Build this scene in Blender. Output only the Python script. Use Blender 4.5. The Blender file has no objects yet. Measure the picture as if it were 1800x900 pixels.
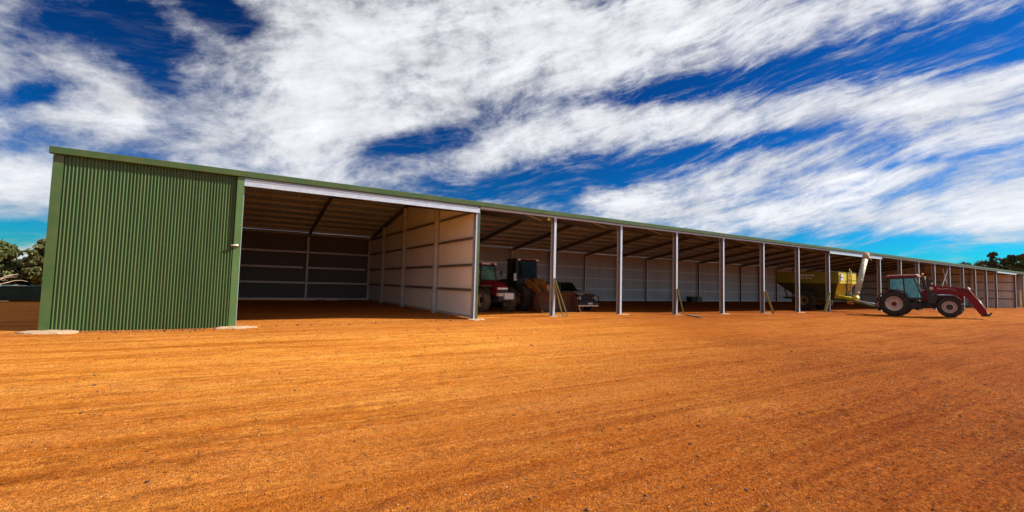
import bpy, math, random
import numpy as np
from mathutils import Vector, Matrix, noise as mnoise
R = math.radians
random.seed(7)
rng = np.random.default_rng(7)
scene = bpy.context.scene
col = scene.collection

# ------------------------------------------------------------------ measurements (metres)
H_CAM = 1.65
D = 18.05                    # front line of the shed
DB = 37.43                   # back wall
RIDGE = 27.75
EAVE = 5.26                  # top of gutter
SL = 0.165                   # roof slope
XK = {0:-4.73,1:-0.07,2:4.45,3:9.02,4:13.35,5:17.85,6:22.42,7:26.98,8:31.6,9:36.28,10:40.95,11:45.7,12:50.48,13:55.14,14:59.54,15:63.96,
      16:68.49,17:72.98,18:77.3,19:81.56,20:85.8,21:90.2,22:94.73,23:98.8,24:103.3,25:107.8,26:112.3}
DOUBLE = (2, 11, 21)         # bays whose middle front post is carried by a header beam

def ground_z(x, y):
    """gentle rise of the gravel pad along the shed front"""
    a = 0.15*np.exp(-((x-16.5)/5.5)**2 - ((y-18.5)/3.5)**2)
    b = -0.09*np.exp(-((x+2.2)/4.5)**2 - ((y-17.5)/2.6)**2)
    c = 0.05*np.exp(-((y-18.2)/2.5)**2)*(1/(1+np.exp(-(x-24))))
    d = 0.16*np.exp(-((x-42.2)/2.2)**2 - ((y-10.9)/1.7)**2)
    return a+b+c+d
def gz(x, y): return float(ground_z(float(x), float(y)))

# ------------------------------------------------------------------ materials
def new_mat(name):
    m = bpy.data.materials.new(name); m.use_nodes = True
    nt = m.node_tree; nt.nodes.clear()
    out = nt.nodes.new('ShaderNodeOutputMaterial')
    b = nt.nodes.new('ShaderNodeBsdfPrincipled')
    nt.links.new(b.outputs[0], out.inputs[0])
    return m, nt, b
def nd(nt, t, **kw):
    n = nt.nodes.new(t)
    for k, v in kw.items():
        if hasattr(n, k): setattr(n, k, v)
        else: n.inputs[k].default_value = v
    return n
def c4(c): return (c[0], c[1], c[2], 1)
def mat(name, colr, rough=.6, metal=0., var=.25, scale=3., dirt=None, dirt_amt=.0, bump=0., bscale=40., stretch=(1,1,1), spec=.5, coat=0.):
    """procedural paint / metal / timber: base colour broken up by noise, optional dusty overlay, fine bump"""
    m, nt, b = new_mat(name); L = nt.links.new
    tc = nd(nt, 'ShaderNodeTexCoord'); mp = nd(nt, 'ShaderNodeMapping'); mp.inputs['Scale'].default_value = stretch
    L(tc.outputs['Object'], mp.inputs[0])
    n1 = nd(nt, 'ShaderNodeTexNoise', Scale=scale, Detail=6., Roughness=.6); L(mp.outputs[0], n1.inputs['Vector'])
    r = nd(nt, 'ShaderNodeMapRange'); L(n1.outputs[0], r.inputs[0])
    r.inputs[1].default_value=.3; r.inputs[2].default_value=.7; r.inputs[3].default_value=1-var; r.inputs[4].default_value=1+var*.6
    mx = nd(nt, 'ShaderNodeVectorMath', operation='SCALE'); mx.inputs[0].default_value = colr; L(r.outputs[0], mx.inputs['Scale'])
    last = mx.outputs[0]
    if dirt is not None:
        n2 = nd(nt, 'ShaderNodeTexNoise', Scale=scale*2.3, Detail=8., Roughness=.7); L(mp.outputs[0], n2.inputs['Vector'])
        r2 = nd(nt, 'ShaderNodeMapRange'); L(n2.outputs[0], r2.inputs[0])
        r2.inputs[1].default_value=.42; r2.inputs[2].default_value=.68; r2.inputs[3].default_value=0; r2.inputs[4].default_value=dirt_amt
        mm = nd(nt, 'ShaderNodeMix', data_type='RGBA'); L(r2.outputs[0], mm.inputs[0]); L(last, mm.inputs[6]); mm.inputs[7].default_value=c4(dirt)
        last = mm.outputs[2]
    L(last, b.inputs['Base Color'])
    b.inputs['Metallic'].default_value = metal
    rr = nd(nt, 'ShaderNodeMapRange'); L(n1.outputs[0], rr.inputs[0]); rr.inputs[3].default_value=max(0.02,rough-.12); rr.inputs[4].default_value=min(1,rough+.12)
    L(rr.outputs[0], b.inputs['Roughness'])
    b.inputs['Specular IOR Level'].default_value = spec
    b.inputs['Coat Weight'].default_value = coat
    if bump:
        n3 = nd(nt, 'ShaderNodeTexNoise', Scale=bscale, Detail=4.); L(mp.outputs[0], n3.inputs['Vector'])
        bp = nd(nt, 'ShaderNodeBump', Strength=bump, Distance=.02); L(n3.outputs[0], bp.inputs['Height']); L(bp.outputs[0], b.inputs['Normal'])
    return m
DUST = (.42,.17,.06)
M = {}
M['green'] = mat('green_cladding', (.064,.14,.045), .38, 0., .22, 5., DUST, .10, stretch=(1,1,.05), spec=.5)
M['green_trim'] = mat('green_trim', (.05,.12,.035), .4, 0., .14, 1.2, DUST, .12)
M['galv'] = mat('galvanised_steel', (.56,.65,.74), .40, .3, .12, 6, DUST, .04, spec=.6)
M['galv_dusty'] = mat('galvanised_dusty', (.68,.68,.66), .5, .2, .2, 4, DUST, .12)
M['post_web'] = mat('shade_browned_dusty_web', (.22,.175,.14), .6, .2, .25, 4, DUST, .3)  # shade inside the channel put into a darker brown, plus dust
M['girt'] = mat('bright_zinc_girt', (.88,.92,.95), .4, .1, .1, 5)
M['partition'] = mat('cream_partition_sheet', (.84,.82,.77), .5, 0., .06, .6, DUST, .05)
M['sheet_shaded'] = mat('shade_darkened_wall_sheet', (.17,.18,.20), .55, 0., .06, .6)  # wall sheet darkened in colour for the shade of the closed-in bay
M['rafter'] = mat('rafter_steel', (.20,.19,.175), .55, .3, .2, 3, DUST, .15)
M['purlin'] = mat('purlin_steel', (.62,.63,.64), .5, .4, .2, 5)
M['liner'] = mat('wall_sheet_inside', (.64,.68,.72), .5, .0, .06, .5, DUST, .06, stretch=(1,1,.4))
M['ceiling'] = mat('roof_sheet_underside', (.60,.78,.95), .45, .1, .10, .8, DUST, .08)
M['concrete'] = mat('concrete', (.50,.38,.25), .9, 0., .3, 7, DUST, .9, .5, 30)
M['timber'] = mat('treated_timber', (.30,.31,.09), .75, 0., .3, 8, (.35,.22,.08), .4, .3, 30, stretch=(1,1,.2))
M['timber_pale'] = mat('pale_timber', (.62,.42,.2), .8, 0., .3, 8, (.3,.17,.07), .4, .3, 30)
M['deadwood'] = mat('bleached_deadwood', (.55,.43,.3), .85, 0., .3, 4)
M['maroon'] = mat('maroon_paint', (.20,.004,.012), .42, 0., .2, 2, DUST, .03, spec=.25)
M['roof_white'] = mat('pale_pink_cab_roof_top', (.6,.42,.38), .4, 0., .15, 4, DUST, .3)
M['black'] = mat('black_paint', (.018,.017,.016), .5, 0., .3, 4, DUST, .12)
M['tyre'] = mat('tyre_rubber', (.018,.017,.016), .85, 0., .3, 5, DUST, .16, .4, 60)
M['rim'] = mat('dusty_silver_rim', (.68,.55,.46), .5, .15, .25, 5, DUST, .4)
M['rim_dark'] = mat('dark_yellow_rim', (.30,.19,.04), .6, 0, .25, 5, DUST, .5)
M['orange'] = mat('orange_yellow_machine_paint', (.52,.19,.02), .45, 0, .25, 2.5, (.12,.06,.03), .5)
M['bucket'] = mat('rusty_bucket_steel', (.13,.05,.022), .7, .2, .35, 3, (.10,.05,.03), .6, .3)
M['yellow_shaded'] = mat('shade_dulled_yellow_paint', (.24,.21,.012), .5, 0., .2, 2, (.12,.09,.03), .5)  # hopper yellow dulled in colour to carry the cart's shaded side
M['yellow'] = mat('yellow_hopper_paint', (.72,.56,.02), .4, 0., .15, 2, (.35,.25,.05), .3)
M['dgreen'] = mat('dark_green_paint', (.035,.06,.015), .5, 0, .2, 3, DUST, .2)
M['auger'] = mat('weathered_auger_tube', (.50,.50,.38), .55, .2, .2, 2.5, (.40,.22,.08), .3)
M['rust'] = mat('rusty_spout', (.42,.20,.09), .8, 0, .35, 9, (.6,.55,.42), .7, .3)
M['white'] = mat('white_paint', (.75,.74,.70), .5, 0, .12, 5, DUST, .15)
M['marking'] = mat('pale_lettering', (.72,.66,.55), .6, 0, .3, 30)
M['pinkmark'] = mat('pink_white_lettering', (.75,.45,.45), .5, 0, .1, 10)
M['teal'] = mat('dark_teal_trough', (.006,.05,.045), .45, 0, .3, 2, DUST, .08)
M['crate'] = mat('black_plastic', (.01,.01,.012), .5, 0, .2, 5)
M['cardboard'] = mat('tan_box', (.30,.2,.1), .8, 0, .25, 5)
M['rubble'] = mat('dark_clods', (.22,.10,.05), .95, 0, .4, 6, None, 0, .6, 30)
M['silver'] = mat('silver_car_paint', (.55,.50,.44), .35, .35, .12, 3, DUST, .35, coat=.3)
M['blackcar'] = mat('black_car_trim', (.012,.012,.013), .35, 0, .2, 3, DUST, .1)
M['chrome'] = mat('chrome', (.75,.75,.75), .2, .9, .1, 5)
M['orangelamp'] = mat('amber_lens', (.9,.35,.03), .3, 0, .1, 5)
M['redlamp'] = mat('red_lens', (.6,.03,.02), .3, 0, .1, 5)
M['lens'] = mat('clear_lamp_lens', (.85,.85,.82), .15, 0, .05, 5)
M['yellowlamp'] = mat('yellow_lamp_shell', (.8,.72,.08), .4, 0, .1, 5)
M['seat'] = mat('seat_fabric', (.04,.04,.045), .9, 0, .2, 8)
M['skin'] = mat('skin', (.42,.22,.14), .6, 0, .08, 8)
M['hivis'] = mat('high_visibility_shirt', (.75,.72,.05), .8, 0, .12, 8)
M['navy'] = mat('navy_cloth', (.02,.04,.10), .85, 0, .2, 8)
M['bark'] = mat('eucalypt_bark', (.22,.15,.10), .9, 0, .35, 3, (.42,.33,.24), .5, .4, 12, stretch=(1,1,.3))
def glass_mat(name, tint, refl=.3, dmin=.0, dmax=.42, gl_c=(.55,.95,.9,1)):
    m = bpy.data.materials.new(name); m.use_nodes = True; nt = m.node_tree; nt.nodes.clear(); L = nt.links.new
    out = nd(nt,'ShaderNodeOutputMaterial'); tr = nd(nt,'ShaderNodeBsdfTransparent'); tr.inputs[0].default_value=c4(tint)
    gl = nd(nt,'ShaderNodeBsdfGlossy'); gl.inputs['Roughness'].default_value=.08; gl.inputs[0].default_value=gl_c
    df = nd(nt,'ShaderNodeBsdfDiffuse'); df.inputs[0].default_value=(.08,.34,.30,1)
    n = nd(nt,'ShaderNodeTexNoise',Scale=4.5,Detail=6.); tc=nd(nt,'ShaderNodeTexCoord'); L(tc.outputs['Object'],n.inputs['Vector'])
    rr=nd(nt,'ShaderNodeMapRange'); L(n.outputs[0],rr.inputs[0]); rr.inputs[1].default_value=.42; rr.inputs[2].default_value=.60; rr.inputs[3].default_value=dmin; rr.inputs[4].default_value=dmax
    mx = nd(nt,'ShaderNodeMixShader'); L(tr.outputs[0],mx.inputs[1]); L(df.outputs[0],mx.inputs[2]); L(rr.outputs[0],mx.inputs[0])
    mx2 = nd(nt,'ShaderNodeMixShader'); fr = nd(nt,'ShaderNodeFresnel'); fr.inputs[0].default_value=1.5
    ad = nd(nt,'ShaderNodeMath',operation='ADD'); ad.inputs[1].default_value=refl; L(fr.outputs[0],ad.inputs[0])
    L(ad.outputs[0],mx2.inputs[0]); L(mx.outputs[0],mx2.inputs[1]); L(gl.outputs[0],mx2.inputs[2]); L(mx2.outputs[0],out.inputs[0])
    return m
M['glass'] = glass_mat('teal_tinted_glass', (.45,.80,.75), .10)
M['glass_bright'] = glass_mat('bright_teal_windscreen', (.3,.6,.6), .15, .35, .95)
M['tyre_dusty'] = mat('dusty_tyre', (.10,.085,.07), .85, 0., .4, 9, DUST, .4, .4, 60)
M['dark_orange'] = mat('dark_orange_paint', (.26,.09,.015), .5, 0, .3, 2.5, (.05,.03,.02), .6)  # darker orange, blotched with dark brown
M['glass_dark'] = glass_mat('dark_cab_glass', (.20,.24,.20), .0, .0, .06, (.25,.27,.25,1))
def leaf_mat(name, c1, c2, c3):
    m, nt, b = new_mat(name); L = nt.links.new
    g = nd(nt,'ShaderNodeNewGeometry')
    cr = nd(nt,'ShaderNodeValToRGB'); L(g.outputs['Random Per Island'], cr.inputs[0])
    cr.color_ramp.elements[0].color=c4(c1); cr.color_ramp.elements[1].color=c4(c3)
    e = cr.color_ramp.elements.new(.5); e.color=c4(c2)
    L(cr.outputs[0], b.inputs['Base Color']); b.inputs['Roughness'].default_value=.65
    return m
M['leaf_green'] = leaf_mat('olive_leaves', (.035,.06,.012), (.085,.105,.022), (.17,.17,.04))
M['leaf_brown'] = leaf_mat('ochre_leaves', (.06,.06,.012), (.15,.11,.025), (.26,.16,.04))
M['leaf_dark'] = leaf_mat('dark_leaves', (.02,.035,.01), (.05,.065,.018), (.12,.10,.03))

def sheet_tones(m, width, amt):
    nt=m.node_tree; L=nt.links.new; b=[n for n in nt.nodes if n.type=='BSDF_PRINCIPLED'][0]; src=b.inputs['Base Color'].links[0].from_socket
    tc=nd(nt,'ShaderNodeTexCoord'); sp=nd(nt,'ShaderNodeSeparateXYZ'); L(tc.outputs['Object'],sp.inputs[0])
    d=nd(nt,'ShaderNodeMath',operation='DIVIDE'); L(sp.outputs[0],d.inputs[0]); d.inputs[1].default_value=width
    f_=nd(nt,'ShaderNodeMath',operation='FLOOR'); L(d.outputs[0],f_.inputs[0]); w=nd(nt,'ShaderNodeTexWhiteNoise',noise_dimensions='1D'); L(f_.outputs[0],w.inputs['W'])
    r=nd(nt,'ShaderNodeMapRange'); L(w.outputs[0],r.inputs[0]); r.inputs[3].default_value=1-amt; r.inputs[4].default_value=1+amt
    v=nd(nt,'ShaderNodeVectorMath',operation='SCALE'); L(src,v.inputs[0]); L(r.outputs[0],v.inputs['Scale']); L(v.outputs[0],b.inputs['Base Color'])
sheet_tones(M['green'],.762,.10); sheet_tones(M['liner'],.762,.07); sheet_tones(M['ceiling'],.762,.08)
M['green_lit'] = mat('sunlit_green_door_trim', (.085,.19,.06), .35, 0., .14, 1.2, DUST, .10)  # trim green with sunlight on the flashing put in as lighter colour
# ------------------------------------------------------------------ mesh helpers
class MB:
    def __init__(s): s.v=[]; s.f=[]; s.smooth=[]
    def add(s, vs, fs, smooth=False):
        o=len(s.v); s.v += [tuple(map(float,v)) for v in vs]; s.f += [tuple(i+o for i in f) for f in fs]; s.smooth += [smooth]*len(fs)
    def box(s, x0,x1,y0,y1,z0,z1, mtx=None, bev=0.):
        if bev:
            b=bev; P=[]
            # chamfered box from three nested layers
            for z,i in ((z0,b),(z0+b,0),(z1-b,0),(z1,b)):
                P += [(x0+i+b*(i==0),y0+i),(x1-i-b*(i==0),y0+i),(x1-i,y0+i+b*(i==0)),(x1-i,y1-i-b*(i==0)),(x1-i-b*(i==0),y1-i),(x0+i+b*(i==0),y1-i),(x0+i,y1-i-b*(i==0)),(x0+i,y0+i+b*(i==0))]
            V=[(P[k][0],P[k][1],(z0,z0+b,z1-b,z1)[k//8]) for k in range(32)]
            F=[tuple(range(7,-1,-1)),tuple(range(24,32))]
            for l in range(3):
                for k in range(8): F.append((l*8+k,l*8+(k+1)%8,l*8+8+(k+1)%8,l*8+8+k))
        else:
            V=[(x0,y0,z0),(x1,y0,z0),(x1,y1,z0),(x0,y1,z0),(x0,y0,z1),(x1,y0,z1),(x1,y1,z1),(x0,y1,z1)]
            F=[(3,2,1,0),(4,5,6,7),(0,1,5,4),(1,2,6,5),(2,3,7,6),(3,0,4,7)]
        if mtx is not None: V=[mtx@Vector(v) for v in V]
        s.add(V,F); return s
    def bar(s, a, b, w, h=None, up=(0,0,1)):
        """rectangular bar from a to b"""
        h = w if h is None else h
        a=Vector(a); b=Vector(b); d=(b-a).normalized(); u=Vector(up)
        if abs(d.dot(u))>.98: u=Vector((0,1,0))
        r=d.cross(u).normalized(); u=r.cross(d).normalized()
        V=[]
        for p in (a,b):
            for i,j in ((-1,-1),(1,-1),(1,1),(-1,1)): V.append(p+r*(w/2*i)+u*(h/2*j))
        s.add(V,[(0,1,2,3),(7,6,5,4),(0,4,5,1),(1,5,6,2),(2,6,7,3),(3,7,4,0)]); return s
    def tube(s, pts, rad, n=8, cap=True):
        pts=[Vector(p) for p in pts]; rads = rad if isinstance(rad,(list,tuple)) else [rad]*len(pts)
        V=[];F=[]; prev=None
        for i,p in enumerate(pts):
            d=(pts[min(i+1,len(pts)-1)]-pts[max(i-1,0)]).normalized()
            ref=Vector((0,0,1)) if abs(d.z)<.9 else Vector((1,0,0))
            if prev is not None:
                r=(prev-d*prev.dot(d))
                r = r.normalized() if r.length>1e-4 else d.cross(ref).normalized()
            else: r=d.cross(ref).normalized()
            prev=r; u=d.cross(r)
            for k in range(n):
                a=2*math.pi*k/n; V.append(p+(r*math.cos(a)+u*math.sin(a))*rads[i])
        for i in range(len(pts)-1):
            for k in range(n): F.append((i*n+k,i*n+(k+1)%n,(i+1)*n+(k+1)%n,(i+1)*n+k))
        s.add(V,F,True)
        if cap:
            o=len(s.v)-len(V); s.f += [tuple(o+k for k in range(n-1,-1,-1)), tuple(o+len(V)-n+k for k in range(n))]; s.smooth += [False,False]
        return s
    def prism(s, poly, y0, y1, axis='y', mtx=None):
        """extrude a polygon; axis 'y': poly in (x,z); 'x': poly in (y,z); 'z': poly in (x,y)"""
        n=len(poly)
        def mk(p,t): return {'y':(p[0],t,p[1]),'x':(t,p[0],p[1]),'z':(p[0],p[1],t)}[axis]
        V=[mk(p,y0) for p in poly]+[mk(p,y1) for p in poly]
        if mtx is not None: V=[mtx@Vector(v) for v in V]
        F=[tuple(range(n)),tuple(range(2*n-1,n-1,-1))]+[(i,i+n,(i+1)%n+n,(i+1)%n) for i in range(n)]
        s.add(V,F); return s
    def lathe(s, prof, n=40, cx=0,cz=0, axis='y', smooth=True):
        """profile of (radius, offset along axis)"""
        V=[];F=[];m=len(prof)
        for k in range(n):
            a=2*math.pi*k/n
            for r,t in prof:
                if axis=='y': V.append((cx+r*math.cos(a),t,cz+r*math.sin(a)))
                else: V.append((cx+r*math.cos(a),cz+r*math.sin(a),t))
        for k in range(n):
            for i in range(m-1): F.append((k*m+i,((k+1)%n)*m+i,((k+1)%n)*m+i+1,k*m+i+1))
        s.add(V,F,smooth); return s
    def ball(s, c, r, n=10, m=7, sq=(1,1,1)):
        V=[(c[0],c[1],c[2]-r*sq[2])];F=[]
        for j in range(1,m):
            t=math.pi*j/m
            for k in range(n):
                a=2*math.pi*k/n; V.append((c[0]+r*sq[0]*math.sin(t)*math.cos(a),c[1]+r*sq[1]*math.sin(t)*math.sin(a),c[2]-r*sq[2]*math.cos(t)))
        V.append((c[0],c[1],c[2]+r*sq[2]))
        for k in range(n): F.append((0,1+(k+1)%n,1+k))
        for j in range(m-2):
            for k in range(n): F.append((1+j*n+k,1+j*n+(k+1)%n,1+(j+1)*n+(k+1)%n,1+(j+1)*n+k))
        t=len(V)-1
        for k in range(n): F.append((t-n+k,t-n+(k+1)%n,t))
        s.add(V,F,True); return s
    def mesh(s, name):
        me=bpy.data.meshes.new(name); me.from_pydata(s.v,[],s.f); me.validate()
        if len(me.polygons)==len(s.smooth): me.polygons.foreach_set('use_smooth', s.smooth)
        import bmesh
        bm=bmesh.new(); bm.from_mesh(me); bmesh.ops.recalc_face_normals(bm,faces=bm.faces); bm.to_mesh(me); bm.free()
        return me
    def build(s, name, m, parent=None, loc=None):
        o=bpy.data.objects.new(name, s.mesh(name)); col.objects.link(o); o.data.materials.append(m)
        if parent is not None: o.parent=parent
        if loc is not None: o.location=loc
        return o
def tag(o, label=None, cat=None, group=None, kind=None):
    if label: o['label']=label
    if cat: o['category']=cat
    if group: o['group']=group
    if kind: o['kind']=kind
    return o
def empty(name, loc=(0,0,0), rz=0.):
    o=bpy.data.objects.new(name,None); col.objects.link(o); o.location=loc; o.rotation_euler=(0,0,rz); o.empty_display_size=.2
    return o
def grid_mesh(name, V, nx, ny):
    idx=np.arange(nx*ny).reshape(ny,nx)
    q=np.stack([idx[:-1,:-1],idx[:-1,1:],idx[1:,1:],idx[1:,:-1]],-1).reshape(-1,4)
    me=bpy.data.meshes.new(name); me.vertices.add(len(V)); me.vertices.foreach_set('co',V.astype(np.float32).ravel())
    me.loops.add(q.size); me.loops.foreach_set('vertex_index',q.ravel().astype(np.int32))
    me.polygons.add(len(q)); me.polygons.foreach_set('loop_start',np.arange(0,q.size,4,dtype=np.int32))
    me.polygons.foreach_set('use_smooth',np.ones(len(q),dtype=bool)); me.update(calc_edges=True); return me

# ------------------------------------------------------------------ ground
def vnoise(x, y, seed):
    r=np.random.default_rng(seed); T=r.random((256,256))
    xi=np.floor(x).astype(int); yi=np.floor(y).astype(int); fx=x-xi; fy=y-yi
    fx=fx*fx*(3-2*fx); fy=fy*fy*(3-2*fy)
    a=T[yi%256,xi%256]; b=T[yi%256,(xi+1)%256]; c=T[(yi+1)%256,xi%256]; d=T[(yi+1)%256,(xi+1)%256]
    return (a*(1-fx)+b*fx)*(1-fy)+(c*(1-fx)+d*fx)*fy-.5
def lines(a, step0, near, far, grow):
    v=[a]; st=step0
    while v[-1]<far:
        v.append(v[-1]+st)
        if v[-1]>near: st*=grow
    return v
xs = np.array(sorted([-t for t in lines(2.0,.05,5.,1500,1.10)] + list(np.arange(-2,9,.05)) + [8.95+t for t in lines(.05,.05,1.,1500,1.03)]))
xs = np.unique(np.round(xs,4)); xs = xs[np.insert(np.diff(xs)>.02,0,True)]
ys = np.array([-1500,-600,-200,-60,-20,-8,-3,-1,.5] + list(np.arange(1.2,7,.045)) + lines(7,.05,8.,1500,1.022)); ys=np.unique(np.round(ys,4)); ys = ys[np.insert(np.diff(ys)>.02,0,True)]
XX,YY=np.meshgrid(xs,ys)
def relief(x,y):
    near=np.clip(1.3-y/16,0,1)*(y>0)
    z = .016*vnoise(x*6,y*6,1)+.013*vnoise(x*13,y*13,2)
    z *= (.45+1.1*np.clip(vnoise(x*.5+3,y*.8,5)+.5+.04*x,0,1.4))*near
    fade=np.exp(-(np.maximum(0,np.abs(y-10)-12)/20)**2)
    z += (.03*vnoise(x*.12,y*.9,3)+.02*vnoise(x*.3,y*2.2,4))*fade*np.clip((17.4-y)/2,0.15,1)
    return z
ZZ=ground_z(XX,YY)+relief(XX,YY)
me=grid_mesh('ground',np.stack([XX,YY,ZZ],-1).reshape(-1,3),len(xs),len(ys))
ground=bpy.data.objects.new('ground',me); col.objects.link(ground); tag(ground,kind='structure')
def ground_mat():
    m, nt, b = new_mat('orange_gravel'); L=nt.links.new
    tc=nd(nt,'ShaderNodeTexCoord')
    def noise(scale, det=6, rough=.6, st=(1,1,1), rot=0.):
        mp=nd(nt,'ShaderNodeMapping'); mp.inputs['Scale'].default_value=st; mp.inputs['Rotation'].default_value=(0,0,rot); L(tc.outputs['Object'],mp.inputs[0])
        n=nd(nt,'ShaderNodeTexNoise',Scale=scale,Detail=float(det),Roughness=rough); L(mp.outputs[0],n.inputs['Vector']); return n.outputs[0]
    def ramp(src, stops):
        r=nd(nt,'ShaderNodeValToRGB'); L(src,r.inputs[0]); e=r.color_ramp.elements
        e[0].position,e[0].color=stops[0][0],c4(stops[0][1]); e[1].position,e[1].color=stops[-1][0],c4(stops[-1][1])
        for p,c in stops[1:-1]: x=e.new(p); x.color=c4(c)
        return r.outputs[0]
    def mix(fac, a, bb, mode='MIX', f=None):
        x=nd(nt,'ShaderNodeMix',data_type='RGBA',blend_type=mode)
        if f is not None: x.inputs[0].default_value=f
        else: L(fac,x.inputs[0])
        for s_,i in ((a,6),(bb,7)):
            if hasattr(s_,'links') or hasattr(s_,'is_linked'): L(s_,x.inputs[i])
            else: x.inputs[i].default_value=c4(s_)
        return x.outputs[2]
    def rng_(src,a,b_,c=0.,d=1.):
        r=nd(nt,'ShaderNodeMapRange'); L(src,r.inputs[0]); r.inputs[1].default_value=a; r.inputs[2].default_value=b_; r.inputs[3].default_value=c; r.inputs[4].default_value=d; return r.outputs[0]
    big=noise(.35,4,.6,(.5,1.2,1)); track=noise(1.0,7,.6,(.13,1.5,1),.03); fine=noise(22,6,.75,(1,1,1)); mid=noise(3.2,6,.65,(.7,1.1,1))
    base=ramp(big,[(.3,(.46,.122,.008)),(.5,(.61,.180,.015)),(.72,(.73,.25,.034))])
    base=mix(rng_(track,.35,.68),base,(.76,.29,.06),f=None)
    base=mix(rng_(track,.44,.28,0,.5),base,(.30,.085,.016))
    track3=noise(4.0,5,.6,(.04,2.6,1),-.02); base=mix(rng_(track3,.54,.66,0,.5),base,(.88,.42,.07)); base=mix(rng_(track3,.44,.34,0,.4),base,(.28,.08,.014))
    track2=noise(2.6,6,.7,(.10,2.2,1),.05); base=mix(rng_(track2,.52,.64,0,.5),base,(.80,.33,.075)); base=mix(rng_(track2,.46,.36,0,.45),base,(.27,.075,.014))
    big2=noise(.55,5,.65,(.6,1.3,1),.2); base=mix(rng_(big2,.55,.70,0,.6),base,(.88,.42,.08))
    blot=noise(7,7,.8,(.8,1.1,1)); base=mix(rng_(blot,.48,.36,0,.5),base,(.26,.07,.014)); base=mix(rng_(blot,.56,.68,0,.5),base,(.84,.35,.06))
    base=mix(None,base,ramp(mid,[(.3,(.72,.66,.6)),(.55,(1,1,1)),(.75,(1.12,1.14,1.2))]),'MULTIPLY',.85)
    base=mix(None,base,ramp(fine,[(.30,(.34,.26,.2)),(.43,(.86,.84,.8)),(.56,(1.04,1.04,1.04)),(.72,(1.45,1.55,1.8))]),'MULTIPLY',.9)
    sy_=nd(nt,'ShaderNodeSeparateXYZ'); L(tc.outputs['Object'],sy_.inputs[0])
    yy=nd(nt,'ShaderNodeMath',operation='MULTIPLY_ADD'); L(noise(.5,4,.6,(.4,1.3,1)),yy.inputs[0]); yy.inputs[1].default_value=7.; L(sy_.outputs[1],yy.inputs[2])
    lane=nd(nt,'ShaderNodeValToRGB'); L(rng_(yy.outputs[0],3.,24.),lane.inputs[0]); le=lane.color_ramp.elements
    le[0].position=.0; le[0].color=(.66,.52,.42,1); le[1].position=1.; le[1].color=(.95,.92,.9,1)
    for p_,c_ in ((.16,(.86,.76,.66)),(.32,(1.0,.98,.95)),(.5,(1.22,1.28,1.15)),(.66,(1.20,1.24,1.1)),(.8,(1.0,.96,.92))): q_=le.new(p_); q_.color=c4(c_)
    base=mix(None,base,lane.outputs[0],'MULTIPLY',1.)
    # rougher, browner soil towards the near right
    sx=nd(nt,'ShaderNodeSeparateXYZ'); L(tc.outputs['Object'],sx.inputs[0])
    w=nd(nt,'ShaderNodeMath',operation='MULTIPLY_ADD'); L(sx.outputs[0],w.inputs[0]); w.inputs[1].default_value=.085
    w2=nd(nt,'ShaderNodeMath',operation='MULTIPLY_ADD'); L(sx.outputs[1],w2.inputs[0]); w2.inputs[1].default_value=-.075; w2.inputs[2].default_value=.12; L(w2.outputs[0],w.inputs[2])
    w3=nd(nt,'ShaderNodeMath',operation='MULTIPLY_ADD'); L(mid,w3.inputs[0]); w3.inputs[1].default_value=1.3; L(w.outputs[0],w3.inputs[2])
    rough=rng_(w3.outputs[0],.55,1.45,0,1)
    base=mix(rng_(w3.outputs[0],.45,1.3,0,.8),base,mix(None,base,(.58,.44,.36),'MULTIPLY',1.))
    co_=noise(26,5,.8); cl=rng_(co_,.48,.57,0,.95); cm=nd(nt,'ShaderNodeMath',operation='MULTIPLY'); L(cl,cm.inputs[0]); L(rng_(rough,0,.8,.4,1),cm.inputs[1])
    base=mix(cm.outputs[0],base,mix(None,base,(.36,.26,.20),'MULTIPLY',1.))
    pf=rng_(noise(48,4,.8),.60,.68,0,.6); base=mix(pf,base,(.80,.42,.18))
    # scattered darker grains
    vo=nd(nt,'ShaderNodeTexVoronoi',Scale=16.); L(tc.outputs['Object'],vo.inputs['Vector'])
    grain=rng_(vo.outputs['Distance'],.10,.17,1,0)
    sel=nd(nt,'ShaderNodeSeparateColor'); L(vo.outputs['Color'],sel.inputs[0]); s2=rng_(sel.outputs[0],.80,.84)
    gm=nd(nt,'ShaderNodeMath',operation='MULTIPLY'); L(grain,gm.inputs[0]); L(s2,gm.inputs[1])
    base=mix(gm.outputs[0],base,(.06,.03,.02))
    vo2=nd(nt,'ShaderNodeTexVoronoi',Scale=60.); L(tc.outputs['Object'],vo2.inputs['Vector'])
    sel2=nd(nt,'ShaderNodeSeparateColor'); L(vo2.outputs['Color'],sel2.inputs[0])
    base=mix(None,base,ramp(sel2.outputs[0],[(0,(.5,.42,.38)),(.25,(.95,.95,.95)),(.8,(1.02,1.02,1.02)),(1,(1.5,1.6,1.8))]),'MULTIPLY',.5)
    L(base,b.inputs['Base Color']); b.inputs['Roughness'].default_value=.95; b.inputs['Specular IOR Level'].default_value=.04
    hsum=nd(nt,'ShaderNodeMath',operation='ADD'); L(fine,hsum.inputs[0]); L(noise(70,4,.7),hsum.inputs[1])
    h2=nd(nt,'ShaderNodeMath',operation='MULTIPLY_ADD'); L(vo2.outputs['Distance'],h2.inputs[0]); h2.inputs[1].default_value=-.7; L(hsum.outputs[0],h2.inputs[2])
    h3=nd(nt,'ShaderNodeMath',operation='MULTIPLY_ADD'); L(mid,h3.inputs[0]); h3.inputs[1].default_value=2.0; L(h2.outputs[0],h3.inputs[2])
    bp=nd(nt,'ShaderNodeBump',Strength=1.0,Distance=.022); L(h3.outputs[0],bp.inputs['Height']); L(bp.outputs[0],b.inputs['Normal'])
    return m
me.materials.append(ground_mat())

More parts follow.
